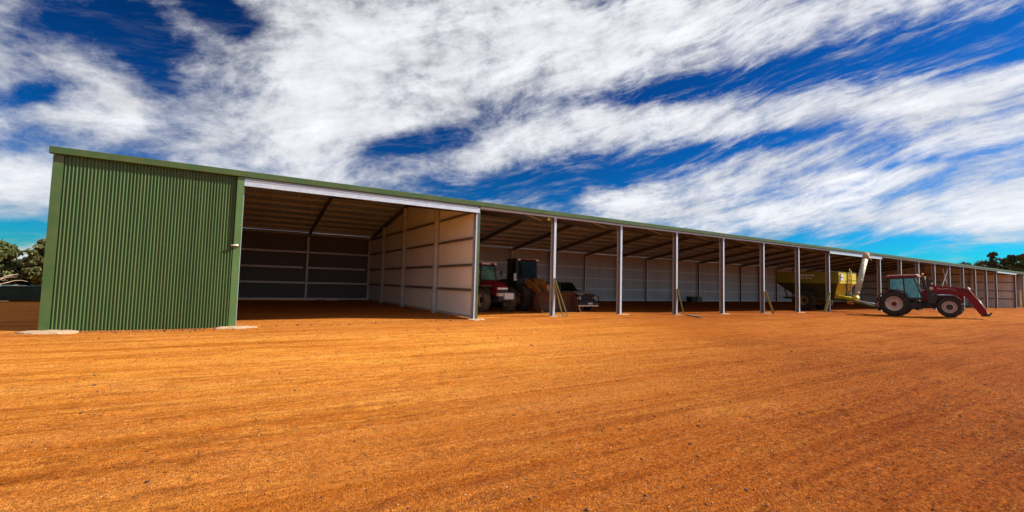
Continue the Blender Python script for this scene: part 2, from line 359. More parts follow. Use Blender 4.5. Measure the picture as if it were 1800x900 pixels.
# loose stones on the gravel: nobody could count them
def stones():
    n=70000
    t=rng.random(n); r=2.2*np.exp(t*2.05)                # denser towards the viewer
    a=R(31)+ (rng.random(n)-.5)*R(108)
    x=r*np.sin(a); y=r*np.cos(a)
    keep=(y<17)&(y>1.0)&((vnoise(x*.8,y*.8,9)+.5+.03*(x-2))>rng.random(n)*.95); x=x[keep];y=y[keep];r=r[keep]; n=len(x)
    ph=(1+5**.5)/2
    ico=np.array([(-1,ph,0),(1,ph,0),(-1,-ph,0),(1,-ph,0),(0,-1,ph),(0,1,ph),(0,-1,-ph),(0,1,-ph),(ph,0,-1),(ph,0,1),(-ph,0,-1),(-ph,0,1)])/1.9
    F=np.array([(0,11,5),(0,5,1),(0,1,7),(0,7,10),(0,10,11),(1,5,9),(5,11,4),(11,10,2),(10,7,6),(7,1,8),(3,9,4),(3,4,2),(3,2,6),(3,6,8),(3,8,9),(4,9,5),(2,4,11),(6,2,10),(8,6,7),(9,8,1)])
    s=.0019*(1+rng.pareto(3.6,n))*(.8+.10*r); s=np.clip(s,.0025,.010+.0012*r)
    xe=rng.uniform(-5.2,9.3,2600); ye=D-.12-np.abs(rng.normal(0,.35,2600)); se=.006*(1+rng.pareto(2.2,2600)); se=np.clip(se,.006,.04)
    keep=rng.random(2600)<np.where((xe<.2),1,.35); xe,ye,se=xe[keep],ye[keep],se[keep]
    x=np.concatenate([x,xe]); y=np.concatenate([y,ye]); s=np.concatenate([s,se]); n=len(x)
    z=ground_z(x,y)+relief(x,y)+s*.2
    V=ico[None]*(1+.35*(rng.random((n,12,3))-.5))*s[:,None,None]*np.stack([.8+.6*rng.random(n),.8+.6*rng.random(n),.55+.3*rng.random(n)],-1)[:,None,:]
    V=V+np.stack([x,y,z],-1)[:,None,:]
    f=(F[None]+12*np.arange(n)[:,None,None]).reshape(-1,3)
    me=bpy.data.meshes.new('loose_stones'); me.vertices.add(n*12); me.vertices.foreach_set('co',V.astype(np.float32).ravel())
    me.loops.add(f.size); me.loops.foreach_set('vertex_index',f.ravel().astype(np.int32)); me.polygons.add(len(f)); me.polygons.foreach_set('loop_start',np.arange(0,f.size,3,dtype=np.int32))
    mi=np.where(s>.009, rng.choice([0,0,1,1],n), rng.choice([0,1,1,2,3],n)); me.polygons.foreach_set('material_index',np.repeat(mi,20).astype(np.int32))
    me.update(calc_edges=True)
    for nm,c in (('dark_stone',(.05,.028,.022)),('brown_stone',(.26,.085,.02)),('orange_stone',(.55,.24,.07)),('pale_stone',(.65,.42,.22))): me.materials.append(mat(nm,c,.8,0,.3,30))
    o=bpy.data.objects.new('loose_stones',me); col.objects.link(o); tag(o,'small dark and pale stones scattered over the orange gravel','gravel',kind='stuff')
stones()

# ------------------------------------------------------------------ the shed
shed=empty('machinery_shed',(0,0,0)); tag(shed,'long green open fronted steel machinery shed on orange gravel','shed')
XL, XR = XK[0]-.02, XK[26]
def corrugated_y(x0,x1,y,z0f,z1,pitch,amp,seg=8):
    """sheet in the XZ plane at depth y, ribs vertical; z0f gives the bottom"""
    n=int((x1-x0)/pitch*seg); V=[];F=[]
    for i in range(n+1):
        x=x0+(x1-x0)*i/n; t=math.sin(2*math.pi*(x-x0)/pitch); t=max(-1,min(1,t*1.35))
        for z in (z0f(x),z1): V.append((x,y+amp*t,z))
    for i in range(n): F.append((2*i,2*i+2,2*i+3,2*i+1))
    return V,F
# front panel
mb=MB(); V,F=corrugated_y(XK[0]+.18,XK[1]-.08,D,lambda x:gz(x,D)-.01,5.05,.0835,.024); mb.add(V,F,True); mb.build('front_wall',M['green'],shed)
mb=MB(); mb.box(XK[0]-.03,XK[0]+.20,D-.045,D-.02,gz(XK[0],D),5.05); mb.box(XK[0]-.03,XK[0]-.005,D-.02,D+.25,gz(XK[0],D),5.05); mb.build('corner_flashing',M['green_trim'],shed)
mb=MB(); mb.box(XK[1]-.11,XK[1]+.10,D-.03,D+.02,gz(XK[1],D),2.70); mb.box(XK[1]-.10,XK[1]+.10,D-.10,D+.02,2.70,5.05); mb.build('door_flashing',M['green_lit'],shed)
mb=MB(); mb.tube([(XK[1]-.18,D-.12,2.69),(XK[1]-.02,D-.13,2.70),(XK[1]+.03,D-.1,2.70)],[.022,.034,.03],10); mb.build('latch',M['white'],shed)
# end wall (left), back wall, far end wall: corrugated along their length
def corrugated_x(x,y0,y1,z0,z1f,pitch,amp,seg=6):
    n=int((y1-y0)/pitch*seg); V=[];F=[]
    for i in range(n+1):
        y=y0+(y1-y0)*i/n; t=math.sin(2*math.pi*(y-y0)/pitch); t=max(-1,min(1,t*1.35))
        for z in (z0,z1f(y)): V.append((x+amp*t,y,z))
    for i in range(n): F.append((2*i,2*i+2,2*i+3,2*i+1))
    return V,F
def roof_z(y): return 5.16+SL*(min(y,2*RIDGE-y)-D)      # top of purlins / underside of the sheets
for nm,x in (('end_wall',XK[0]),('end_wall',XR)):
    mb=MB(); V,F=corrugated_x(x,D+.05,DB,-.05,lambda y:roof_z(y),.17,.012); mb.add(V,F,True); mb.build(nm,M['liner'],shed)
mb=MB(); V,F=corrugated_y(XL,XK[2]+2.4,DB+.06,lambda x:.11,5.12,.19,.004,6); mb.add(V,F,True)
mb.build('back_wall',M['sheet_shaded'],shed); mb=MB(); V,F=corrugated_y(XK[2]+2.4,XK[3],DB+.06,lambda x:-.03,5.12,.19,.004,4); mb.add(V,F,True); mb.build('back_wall',M['sheet_shaded'],shed)
mb=MB(); V,F=corrugated_y(XK[3],XR,DB+.06,lambda x:-.03,5.12,.19,.005,4); mb.add(V,F,True); mb.build('back_wall',M['liner'],shed)
# roof sheets
for s_,y0,y1 in ((0,D-.06,RIDGE),(1,RIDGE,DB+.12)):
    n=int((XR+.1-XL+.05)/.19*4); V=[];F=[]
    for i in range(n+1):
        x=XL-.05+(XR+.15-XL)*i/n; t=max(-1,min(1,1.4*math.sin(2*math.pi*(x-XL)/.19)))
        V+= [(x,y0,roof_z(y0)+.03+.013*t),(x,y1,roof_z(y1)+.03+.013*t)]
    F=[(2*i,2*i+2,2*i+3,2*i+1) for i in range(n)]
    mb=MB(); mb.add(V,F,True); mb.build('roof',M['ceiling'],shed)
mb=MB(); mb.prism([(RIDGE-.25,roof_z(RIDGE-.25)+.055),(RIDGE,roof_z(RIDGE)+.07),(RIDGE+.25,roof_z(RIDGE)+.01)],XL,XR,'x'); mb.build('ridge_cap',M['green_trim'],shed)
# gutter: quad profile with a rolled top lip and end cap
mb=MB(); mb.prism([(D-.165,5.07),(D-.005,5.06),(D-.005,5.25),(D-.02,5.25),(D-.02,5.09),(D-.145,5.095),(D-.145,5.235),(D-.13,5.25),(D-.145,5.265),(D-.175,5.255)],XL-.06,XR+.06,'x'); g=mb.build('gutter',M['green_trim'],shed)
mb=MB(); mb.box(XL-.075,XL-.06,D-.175,D,5.06,5.265); mb.build('gutter_end',M['green_trim'],g)
mb=MB(); mb.box(XK[1]+.1,XR,D-.02,D-.006,4.97,5.058); mb.box(XK[1]+.1,XR,D-.006,D+.07,4.97,4.985); mb.build('eave_purlin',M['galv'],shed)
# header beams
for c in DOUBLE:
    mb=MB(); x0,x1=XK[c-1]+(.1 if c==2 else -.08),XK[c+1]+.08
    mb.box(x0,x1,D-.10,D-.03,4.76,4.965); mb.box(x0,x1,D-.115,D-.10,4.945,4.965); mb.box(x0,x1,D-.115,D-.10,4.76,4.78)
    mb.build('header_beam',M['galv'],shed)
def c_post(name,x,y,w,d,z0,z1,m):
    """lipped channel opening to -X: flanges front and back, dusty web, browned for its shade, as a part of its own"""
    t=.012; mb=MB()
    mb.box(x-w/2,x+w/2,y,y+t,z0,z1); mb.box(x-w/2,x+w/2,y+d-t,y+d,z0,z1); mb.box(x-w/2,x-w/2+t,y+d-.03,y+d-t,z0,z1)
    p=mb.build(name,M[m],shed)
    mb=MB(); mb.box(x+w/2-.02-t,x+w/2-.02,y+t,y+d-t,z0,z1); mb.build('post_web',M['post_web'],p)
    return p
for k in range(1,27):
    if k in DOUBLE: continue
    x=XK[k]; z0=gz(x,D)
    top = 4.76 if (k-1 in DOUBLE or k+1 in DOUBLE) else 4.97
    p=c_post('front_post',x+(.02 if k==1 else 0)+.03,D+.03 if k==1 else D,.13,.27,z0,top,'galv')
    if k<16:
        m2=MB(); m2.box(x-.14,x+.14,D-.05,D+.3,z0-.02,z0+.015); m2.build('base_plate',M['galv_dusty'],p)
mb=MB(); mb.box(XK[3]+.078,XK[3]+.15,D-.03,D+.26,gz(XK[3],D),5.05); mb.build('partition_flashing',M['green_trim'],shed)
for k in range(1,27):
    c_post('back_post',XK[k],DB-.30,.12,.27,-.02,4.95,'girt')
# rafters with a kink at the ridge
for k in range(1,27):
    x=XK[k]; mb=MB()
    for sy in (0,1):
        ya,yb=(D+.05,RIDGE) if sy==0 else (RIDGE,DB-.05)
        za,zb=roof_z(ya)-.16,roof_z(yb)-.16
        for dz0,dz1,w in ((-.015,0,.11),(-.28,-.265,.11),(-.265,-.015,.02)):
            mb.prism([(ya,za+dz0),(yb,zb+dz0),(yb,zb+dz1),(ya,za+dz1)],x-w/2,x+w/2,'x')
    mb.build('rafter',M['rafter'],shed)
# purlins
for sy in (0,1):
    for i in range(8):
        y=D+.7+i*1.24 if sy==0 else DB-.45-i*1.24
        z=roof_z(y); mb=MB(); mb.box(XL,XR,y-.01,y+.01,z-.15,z-.01); mb.box(XL,XR,y+.01,y+.07,z-.15,z-.14); mb.box(XL,XR,y-.07,y-.01,z-.02,z-.01); mb.build('purlin',M['purlin'],shed)
# back wall girts, one per bay and row
for k in range(0,24):
    for z in (.16,1.36,2.5,3.66):
        if z>3 and k>20: continue
        mb=MB(); x0,x1=XK[k]+(.0 if k==0 else .07),XK[k+1]-.07
        if abs(z-2.5)<.1 and k<3: x1-=.22
        mb.box(x0,x1,DB-.10,DB+.03,z-.01,z+.01); mb.box(x0,x1,DB-.11,DB-.10,z-.12,z+.01); mb.build('girt',M['girt'],shed)
mb=MB(); mb.box(XL,XR,DB-.1,DB+.03,4.93,5.02); mb.build('wall_plate',M['galv_dusty'],shed)
# partition (closed bay wall) at grid 3 and far one at 22
YP=[22.7,28.1,32.8]
for k in (3,22):
    x=XK[k]+.10; mb=MB(); V,F=corrugated_x(x,D+.24,DB-.02,.10,lambda y:roof_z(y)-.05,.19,.014); mb.add(V,F,True)
    pt=mb.build('partition_wall',M['partition'],shed)
    for y in YP:
        m2=MB(); zt=roof_z(y)-.42
        m2.box(x-.30,x-.08,y,y+.012,0,zt); m2.box(x-.30,x-.288,y-.09,y,0,zt); m2.box(x-.09,x-.08,y-.09,y,0,zt); m2.build('partition_post',M['galv_dusty'],shed)
    for z in (.17,1.36,2.5,3.72,4.9):
        ed=[D+.26]+YP+[DB-.25]
        for a,b_ in zip(ed[:-1],ed[1:]):
            m2=MB(); m2.box(x-.085,x-.02,a+.02,b_-.10,z-.01,z+.01); m2.box(x-.09,x-.08,a+.02,b_-.1,z-.11,z+.01); m2.build('partition_girt',M['galv_dusty' if z<1 else 'rafter'],shed)
        if k==3:
            for y in YP:
                m2=MB(); m2.box(x-.312,x-.302,y-.10,y+.02,z-.09,z+.05); m2.bar((x-.30,y-.1,z-.02),(x-.1,y-.45,z-.02),.04,.03); m2.build('girt_cleat',M['galv'],shed)
# fly braces near the ridge and knee braces at the eaves
for k in list(range(2,12)):
    x=XK[k]; mb=MB()
    for dx in (-.55,.55): mb.bar((x,D+1.1,roof_z(D+1.1)-.42),(x+dx,D+1.9,roof_z(D+1.9)-.14),.03,.03)
    mb.build('fly_brace',M['galv_dusty'],shed)
mb=MB(); mb.bar((XK[15]+.4,D+.2,.3),(XK[16]-.08,D+.15,4.6),.07,.07); mb.build('brace',M['galv'],shed)
mb=MB(); mb.bar((XK[16]-.8,D+.4,4.6),(XK[16]+1.9,D+.3,.3),.06,.06); mb.build('brace',M['galv_dusty'],shed)
mb=MB(); mb.box(94.62,94.64,21.3,22.1,2.45,2.75); mb.build('sign_plate',M['white'],shed)
# roof-lining floodlight hung on the eave
fl=empty('floodlight',(13.05,D+.12,4.90)); tag(fl,'small round yellow floodlight hanging under the eave beside a post','lamp')
mb=MB(); mb.ball((0,0,-.02),.07,12,8); mb.build('lamp_shell',M['yellowlamp'],fl)
mb=MB(); mb.tube([(0,0,.04),(0,.02,.08)],.015,6); mb.build('bracket',M['galv'],fl)

# concrete footings poured round the posts
def footing(x,y,rx,ry,h,label,grp='concrete footings along the shed front'):
    mb=MB(); n=22; z=gz(x,y); sd=random.random()*9
    ring=[(1.06,-.05),(1.0,h*.35),(.86,h*.9),(.5,h)]; V=[]
    for rr,hh in ring:
        for i in range(n):
            a=2*math.pi*i/n; w=1+.13*math.sin(2*a+sd)+.07*math.sin(5*a+sd*2)+.04*math.sin(9*a)
            V.append((rx*rr*w*math.cos(a),ry*rr*w*math.sin(a),hh+.006*math.sin(7*a+sd)))
    F=[]
    for l in range(3):
        for i in range(n): F.append((l*n+i,l*n+(i+1)%n,(l+1)*n+(i+1)%n,(l+1)*n+i))
    F.append(tuple(range(3*n,4*n)))
    mb.add(V,F,False); o=mb.build('concrete_footing',M['concrete'],None,(x,y,z)); tag(o,label,'footing',grp)
footing(-4.45,D-.35,.62,.42,.05,'wide pale concrete footing under the left corner of the green wall')
footing(0.05,D-.30,.55,.36,.05,'pale concrete footing under the right edge of the green corrugated wall')
footing(XK[3]+.05,D-.15,.42,.3,.03,'concrete footing under the post at the end of the tan partition wall')
ordn=['first','second','third','fourth','fifth','sixth','seventh']
where={4:'post with the double plank in front of the wheel loader',5:'bare post just right of the parked ute',6:'post whose plank and loose board lie to its right',7:'post midway between two posts propped by planks',8:'propped post just left of the grain cart wheel bay',9:'bare post in front of the grain cart wheel'}
for k in (4,5,6,7,8,9): footing(XK[k]+.12,D-.05,.40,.24,.02,'concrete footing at the '+where[k])

# leaning timber planks at the posts
def plank(a,b,w,t,label,m='timber',name='timber_plank',grp='timber planks propped on shed posts'):
    a=Vector(a); b=Vector(b); d=b-a; L=d.length; w*=1.35; mb=MB()
    mb.box(-w/2,w/2,-t/2,t/2,0,L,bev=.006); o=mb.build(name,M[m],None,a); o.rotation_mode='QUATERNION'; o.rotation_quaternion=d.to_track_quat('Z','Y')
    tag(o,label,'plank',grp); return o
plank((13.93,D-.40,gz(13.9,D)-.02),(13.38,D-.02,1.98),.10,.045,'bright yellow green plank, right of the pair leaning on the loader bucket post')
plank((13.70,D-.30,gz(13.7,D)-.02),(13.40,D-.03,1.70),.11,.045,'dull ochre plank leaning beside the brighter one at the loader bucket post')
plank((22.72,D-.30,gz(22.7,D)-.02),(22.48,D-.02,1.62),.11,.05,'thin plank leaning on the post nearest the loose board on the ground')
plank((32.25,D-.30,gz(32,D)-.02),(31.72,D-.02,1.62),.13,.05,'plank leaning right against the post left of the grain cart wheel')
plank((38.9+1.0,D-.1,gz(39,D)-.02),(XK[10]-.08,D-.02,1.60),.13,.05,'green plank leaning left against the post just right of the grain cart wheel')
plank((95.5,D-.3,0),(96.9,D-.02,2.6),.16,.05,'pale plank leaning near the far right end of the shed','timber_pale')
b_=plank((22.95,D-.35,gz(23,D)+.02),(21.9,D-2.0,gz(22,16)+.05),.16,.05,'dark board lying on the gravel beside the propped post','rafter','loose_board',None)

# ------------------------------------------------------------------ machinery helpers
def wheel(parent, x, y, r, w, rr, side, rim='rim', hub='maroon', hub_r=.14, lugs=20, name='wheel', style=0, tm='tyre'):
    """side=-1: outer face towards -Y. wheel (rim disc) > tyre, hub"""
    s=side
    prof=[(.0,.12),(hub_r*1.5,.12),(hub_r*1.7,.04),(rr*.62,-.02),(rr*.70,.06),(rr*.86,.04),(rr*.90,.40*w/.5),(rr,.44*w/.5),(rr,-.44*w/.5),(rr*.85,-.4*w/.5),(0,-.2)]
    mb=MB(); mb.lathe([(a,y+s*b*.5) for a,b in prof],44,x,r)
    for i in range(8):
        a=2*math.pi*i/8; cx,cz=x+rr*.45*math.cos(a),r+rr*.45*math.sin(a); mb.lathe([(0,y+s*.03),(.022,y+s*.03),(.022,y-s*.01)],8,cx,cz)
    rm=mb.build(name,M[rim],parent)
    mb=MB(); q=w/2
    mb.lathe([(rr*.97,y-q*.80),(rr*1.08,y-q*.95),((rr+r)/2,y-q),(r-.07,y-q*.93),(r-.035,y-q*.6),(r-.03,y),(r-.035,y+q*.6),(r-.07,y+q*.93),((rr+r)/2,y+q),(rr*1.08,y+q*.95),(rr*.97,y+q*.80)],56,x,r)
    for i in range(lugs):
        for sg in (-1,1):
            a0=2*math.pi*(i+(.5 if sg>0 else 0))/lugs; V=[]
            for t,da in ((0.02,0),(1.0,-.26)):
                for rad in (r-.05 if t<.5 else r-.10, r if t<.5 else r-.022):
                    for e in (-.5,.5):
                        a=a0+da+e*.085*(1+.2*t)
                        V.append((x+rad*math.cos(a), y+sg*q*t*.99, r+rad*math.sin(a)))
            mb.add(V,[(0,1,3,2),(4,6,7,5),(0,4,5,1),(2,3,7,6),(0,2,6,4),(1,5,7,3)])
    mb.build('tyre',M[tm],rm)
    mb=MB(); mb.lathe([(0,y+s*.14),(hub_r*.8,y+s*.14),(hub_r,y+s*.10),(hub_r*1.05,y+s*.02)],6 if style else 20,x,r,smooth=not style); mb.build('hub',M[hub],rm)
    return rm
def arc_pts(cx,cz,r,a0,a1,n): return [(cx+r*math.cos(R(a0+(a1-a0)*i/n)),cz+r*math.sin(R(a0+(a1-a0)*i/n))) for i in range(n+1)]
def fender(parent,cx,cz,r,y0,y1,a0,a1,m,name='fender',th=.03):
    o=arc_pts(cx,cz,r,a0,a1,12); i_=arc_pts(cx,cz,r-th,a1,a0,12); mb=MB(); mb.prism(o+i_,y0,y1,'y'); return mb.build(name,M[m],parent)

def tractor(name,label,loc,rz,loader=True,weights=False,sc=1.0,rw=(.92,.52,.52),fw=(.70,.42,.40),wb=3.0,frim='rim'):
    t=empty(name,loc,rz); t.scale=(sc,)*3; tag(t,label,'tractor')
    for sd in (-1,1):
        wheel(t,0,sd*.90,rw[0],rw[1],rw[2],sd,hub_r=.15)
        wheel(t,wb,sd*.86,fw[0],fw[1],fw[2],sd,hub='black',hub_r=.20,style=1,lugs=18,tm='tyre_dusty' if weights else 'tyre')
        fender(t,0,rw[0],rw[0]+.13,sd*.62,sd*1.16,42,172,'maroon')
        fender(t,0,rw[0],rw[0]+.095,sd*1.10,sd*1.19,30,160,'black','fender_flare')
        fender(t,wb,fw[0],fw[0]+.10,sd*.66,sd*1.05,30,150,'black','front_fender')
    mb=MB(); mb.box(-.55,1.2,-.32,.32,.62,1.25,bev=.05); mb.box(1.1,3.5,-.26,.26,.62,1.1,bev=.04); mb.box(wb-.12,wb+.12,-.7,.7,.55,.78,bev=.03); mb.box(-.15,.15,-.75,.75,.78,1.05,bev=.03)
    mb.box(-1.0,-.5,-.45,.45,.45,.62); mb.box(-1.15,-.95,-.08,.08,.42,.56); mb.bar((-.5,-.4,.95),(-1.1,-.42,.55),.07); mb.bar((-.5,.4,.95),(-1.1,.42,.55),.07); mb.bar((-.5,0,1.2),(-1.05,0,1.0),.06); mb.build('chassis',M['black'],t)
    mb=MB(); mb.box(.75,1.55,-.86,-.34,.52,1.02,bev=.06); mb.build('fuel_tank',M['black'],t)
    mb=MB()
    for z in (.45,.72,1.0): mb.box(1.22,1.5,-.99,-.80,z,z+.03)
    mb.box(1.20,1.23,-.99,-.80,.45,1.25); mb.box(1.49,1.52,-.99,-.80,.45,1.25); mb.build('step',M['black'],t)
    # hood: rounded cross-sections lofted forward
    mb=MB(); secs=[(1.55,.46,1.10,1.92),(2.2,.47,1.10,1.90),(3.0,.45,1.05,1.80),(3.55,.41,1.00,1.66),(3.72,.36,1.02,1.52)]; V=[];F=[]
    cs=[(-1,0),(-1,.55),(-.93,.8),(-.72,.94),(-.35,1),(.35,1),(.72,.94),(.93,.8),(1,.55),(1,0)]
    for x,w,z0,z1 in secs:
        for a,b in cs: V.append((x,w*a,z0+(z1-z0)*b))
    n=len(cs)
    for i in range(len(secs)-1):
        for j in range(n-1): F.append((i*n+j,(i+1)*n+j,(i+1)*n+j+1,i*n+j+1))
    F.append(tuple(range(n)));F.append(tuple((len(secs)-1)*n+j for j in range(n))); mb.add(V,F,False); hd=mb.build('hood',M['maroon'],t)
    mb=MB(); mb.box(2.2,3.3,-.485,-.475,1.2,1.45); mb.box(2.2,3.3,.475,.485,1.2,1.45); mb.box(3.725,3.74,-.28,.28,1.08,1.30); mb.build('grille',M['black'],hd)
    mb=MB(); mb.box(3.68,3.745,-.34,.34,1.34,1.45,bev=.015); mb.build('headlight',M['lens'],hd)
    mb=MB(); mb.box(1.9,3.2,-.475,-.468,1.52,1.56); mb.build('stripe',M['pinkmark'],hd)
    # cab
    mb=MB(); wy=.74
    P=[(-.28,1.25,-.20,2.78),(.62,1.25,.60,2.80),(1.62,1.25,1.20,2.80)]
    for sd in (-1,1):
        for k,(x0,z0,x1,z1) in enumerate(P): mb.bar((x0,sd*wy,z0),(x1,sd*(wy-.06),z1),.09,.09)
        mb.bar((-.28,sd*wy,1.72),(.62,sd*wy,1.60),.08); mb.bar((-.2,sd*(wy-.06),2.76),(1.2,sd*(wy-.06),2.78),.08)
        mb.bar((.62,sd*wy,1.30),(1.62,sd*wy,1.30),.10,.12)
        mb.prism([(-.28,1.2),(.62,1.2),(.62,1.62),(-.28,1.75)],sd*wy-.02,sd*wy+.02,'y')
    mb.bar((-.28,-wy,1.72),(-.28,wy,1.72),.08); mb.bar((-.2,-.68,2.76),(-.2,.68,2.76),.08); mb.bar((1.2,-.68,2.78),(1.2,.68,2.78),.08); mb.bar((1.6,-wy,1.35),(1.6,wy,1.35),.1)
    mb.box(-.28,1.62,-wy,wy,1.18,1.26); mb.build('cab_frame',M['black'],t)
    for sd in (-1,1):
        mb=MB(); y0=sd*(wy-.005); y1=sd*(wy-.065)
        mb.add([(-.22,y0,1.78),(.57,y0,1.66),(.55,y1,2.72),(-.15,y1,2.72)],[(0,1,2,3)]); mb.build('side_window',M['glass'],t)
        mb=MB(); mb.add([(.66,y0,1.36),(1.56,y0,1.36),(1.17,y1,2.74),(.64,y1,2.74)],[(0,1,2,3)]); mb.build('door_glass',M['glass'],t)
    mb=MB(); mb.add([(1.63,-wy+.06,1.42),(1.63,wy-.06,1.42),(1.24,wy-.1,2.74),(1.24,-wy+.1,2.74)],[(0,1,2,3)]); mb.build('windscreen',M['glass_bright' if weights else 'glass'],t)
    mb=MB(); mb.add([(-.29,-wy+.06,1.78),(-.29,wy-.06,1.78),(-.21,wy-.1,2.72),(-.21,-wy+.1,2.72)],[(0,1,2,3)]); mb.build('rear_window',M['glass'],t)
    mb=MB(); mb.box(-.36,1.42,-.78,.78,2.82,2.94,bev=.03); rf=mb.build('roof',M['maroon'],t)
    mb=MB(); mb.box(-.34,1.40,-.77,.77,2.93,3.03,bev=.03); mb.build('roof_cap',M['roof_white'],rf)
    for sd in (-1,1):
        mb=MB(); mb.box(1.40,1.47,sd*.66-.09,sd*.66+.09,2.84,2.95,bev=.02); mb.build('work_light',M['lens'],rf)
        mb=MB(); mb.box(-.42,-.35,sd*.66-.07,sd*.66+.07,2.84,2.93,bev=.02); mb.build('tail_light',M['orangelamp'],rf)
    mb=MB(); mb.box(1.44,1.48,-.3,.3,2.85,2.94,bev=.015); mb.build('work_light',M['lens'],rf)
    mb=MB(); mb.box(.15,.62,-.26,.26,1.55,1.68,bev=.04); mb.box(.08,.2,-.26,.26,1.6,2.25,bev=.04); mb.box(.2,.5,-.2,.2,1.26,1.55); mb.build('seat',M['seat'],t)
    mb=MB(); c=Vector((1.02,0,1.98)); u=Vector((-.45,0,.89)); mb.tube([(1.3,0,1.4),tuple(c)],.03,8)
    ring=[c+Vector((0,math.cos(a)*.2,0))+Vector((.89,0,.45))*(math.sin(a)*.2) for a in [2*math.pi*i/16 for i in range(17)]]; mb.tube(ring,.014,6,False); mb.bar(ring[0],ring[8],.02); mb.build('steering_wheel',M['black'],t)
    mb=MB(); mb.tube([(1.78,-.42,1.7),(1.78,-.5,2.0),(1.78,-.5,2.85)],[.045,.06,.05],12); mb.build('exhaust',M['black'],t)
    for sd in (-1,1):
        mb=MB(); mb.tube([(1.3,sd*.74,2.55),(1.45,sd*1.05,2.6),(1.45,sd*1.08,2.2)],.014,6); mb.box(1.43,1.46,sd*1.08-.09,sd*1.08+.09,2.15,2.5,bev=.01); mb.build('mirror',M['black'],t)
    if loader:
        mb=MB(); mb.ball((1.70,-.62,3.0),.075,10,8,(1,1,1.2)); mb.build('beacon',M['orangelamp'],t)
        mb=MB(); mb.box(1.86,2.05,-.75,-.62,1.0,2.75); mb.box(1.80,2.30,-.80,-.60,2.5,2.58); mb.box(1.95,2.25,-.78,-.62,2.1,2.45,bev=.02); mb.bar((1.7,-.62,2.9),(1.8,-.65,2.5),.03); mb.build('bracket',M['black'],t)
        mb=MB(); mb.ball((2.17,-.82,2.32),.05,8,6); mb.build('work_light',M['lens'],t)
        for sd in (-1,1):
            y=sd*.74; h=.055
            mb=MB(); mb.prism([(1.98,.95),(2.32,.95),(2.40,1.4),(2.28,2.12),(1.98,2.12)],y-sd*.0-h*.8,y+h*.8,'y'); mb.build('loader_bracket',M['black'],t)
            mb=MB(); mb.prism([(2.02,2.12),(2.14,2.20),(3.1,2.08),(4.05,1.93),(4.22,1.80),(4.74,.42),(4.66,.22),(4.46,.22),(4.38,.36),(3.88,1.38),(3.0,1.60),(2.30,1.76),(2.05,1.88)],y-h,y+h,'y'); arm=mb.build('loader_arm',M['maroon'],t)
            mb=MB(); mb.tube([(2.12,y-sd*.0,1.55),(3.2,y,1.5)],.05,10); mb.tube([(3.2,y,1.5),(3.95,y,1.52)],.028,10); mb.build('lift_cylinder',M['galv'],t)
            mb=MB(); mb.tube([(3.98,y+sd*.02,2.02),(4.44,y+sd*.02,1.18)],.045,10); mb.tube([(4.44,y+sd*.02,1.18),(4.76,y+sd*.02,.55)],.024,10); mb.build('crowd_cylinder',M['galv_dusty'],t)
            mb=MB(); mb.lathe([(0,y+sd*.12),(.11,y+sd*.12),(.12,y+sd*.05),(.12,y-sd*.02)],16,2.12,1.98); mb.build('pivot_pin',M['rim'],t)
        mb=MB(); mb.tube([(4.0,-.74,1.62),(4.0,.74,1.62)],.06,12); mb.build('cross_tube',M['maroon'],t)
        mb=MB()
        for sd in (-1,1):
            y=sd*.62; mb.prism([(4.46,.12),(4.60,.08),(4.92,.10),(5.05,.30),(4.96,.34),(4.88,.2),(4.78,.26),(4.74,.62),(4.62,.66),(4.58,.3)],y-.04,y+.04,'y')
        mb.tube([(4.68,-.66,.55),(4.68,.66,.55)],.035,8); mb.tube([(4.72,-.66,.15),(4.72,.66,.15)],.035,8); mb.build('quick_hitch',M['black'],t)
        mb=MB()
        for sd in (-1,1):
            for q_ in (0,.05): mb.tube([(2.2,sd*.80,1.45+q_),(2.9,sd*.81,1.86+q_),(3.7,sd*.81,1.84+q_),(4.15,sd*.81,1.55+q_)],.014,5)
        mb.build('hydraulic_hose',M['black'],t)
        # lettering on the near arm
        cu=bpy.data.curves.new('lettering','FONT'); cu.body='McCORMICK'; cu.size=.17; cu.extrude=.002; cu.space_character=1.05
        o=bpy.data.objects.new('lettering_src',cu); dg=bpy.context.evaluated_depsgraph_get(); col.objects.link(o); bpy.context.view_layer.update(); dg=bpy.context.evaluated_depsgraph_get()
        me=bpy.data.meshes.new_from_object(o.evaluated_get(dg)); bpy.data.objects.remove(o)
        lo=bpy.data.objects.new('lettering',me); col.objects.link(lo); me.materials.clear(); me.materials.append(M['pinkmark']); lo.parent=t; lo.location=(2.42,-.74-h-.004,1.93); lo.rotation_euler=(R(90),R(7.5),0)
    if weights:
        mb=MB()
        mb.box(3.7,4.25,-.52,.52,.72,.80); mb.box(3.78,4.1,-.45,-.12,.78,1.0,bev=.02); mb.build('weight_carrier',M['black'],t)
        mb=MB(); mb.box(3.8,4.22,-.10,.50,.78,1.16,bev=.03); mb.build('front_weight',M['white'],t)
        mb=MB(); mb.box(3.9,4.14,-.50,-.14,.96,1.14,bev=.02); mb.build('front_weight',M['rim'],t)
        mb=MB(); mb.ball((1.35,-.7,3.06),.05,8,6); mb.build('beacon',M['orangelamp'],t)
    return t
TH=R(-78)
tpos=(42.0,14.05,0.0)
tr=tractor('loader_tractor','maroon tractor with front loader arms standing on the gravel outside the shed',tpos,TH,True,False,1.0)
tr.rotation_euler=(0,R(-2.6),TH); tr.scale=(.965,1,1)
tractor('parked_tractor','maroon tractor with white front weights parked nose out inside the shed beside the wheel loader',(12.85,25.6,0),R(-92),False,True,.97,wb=2.9)

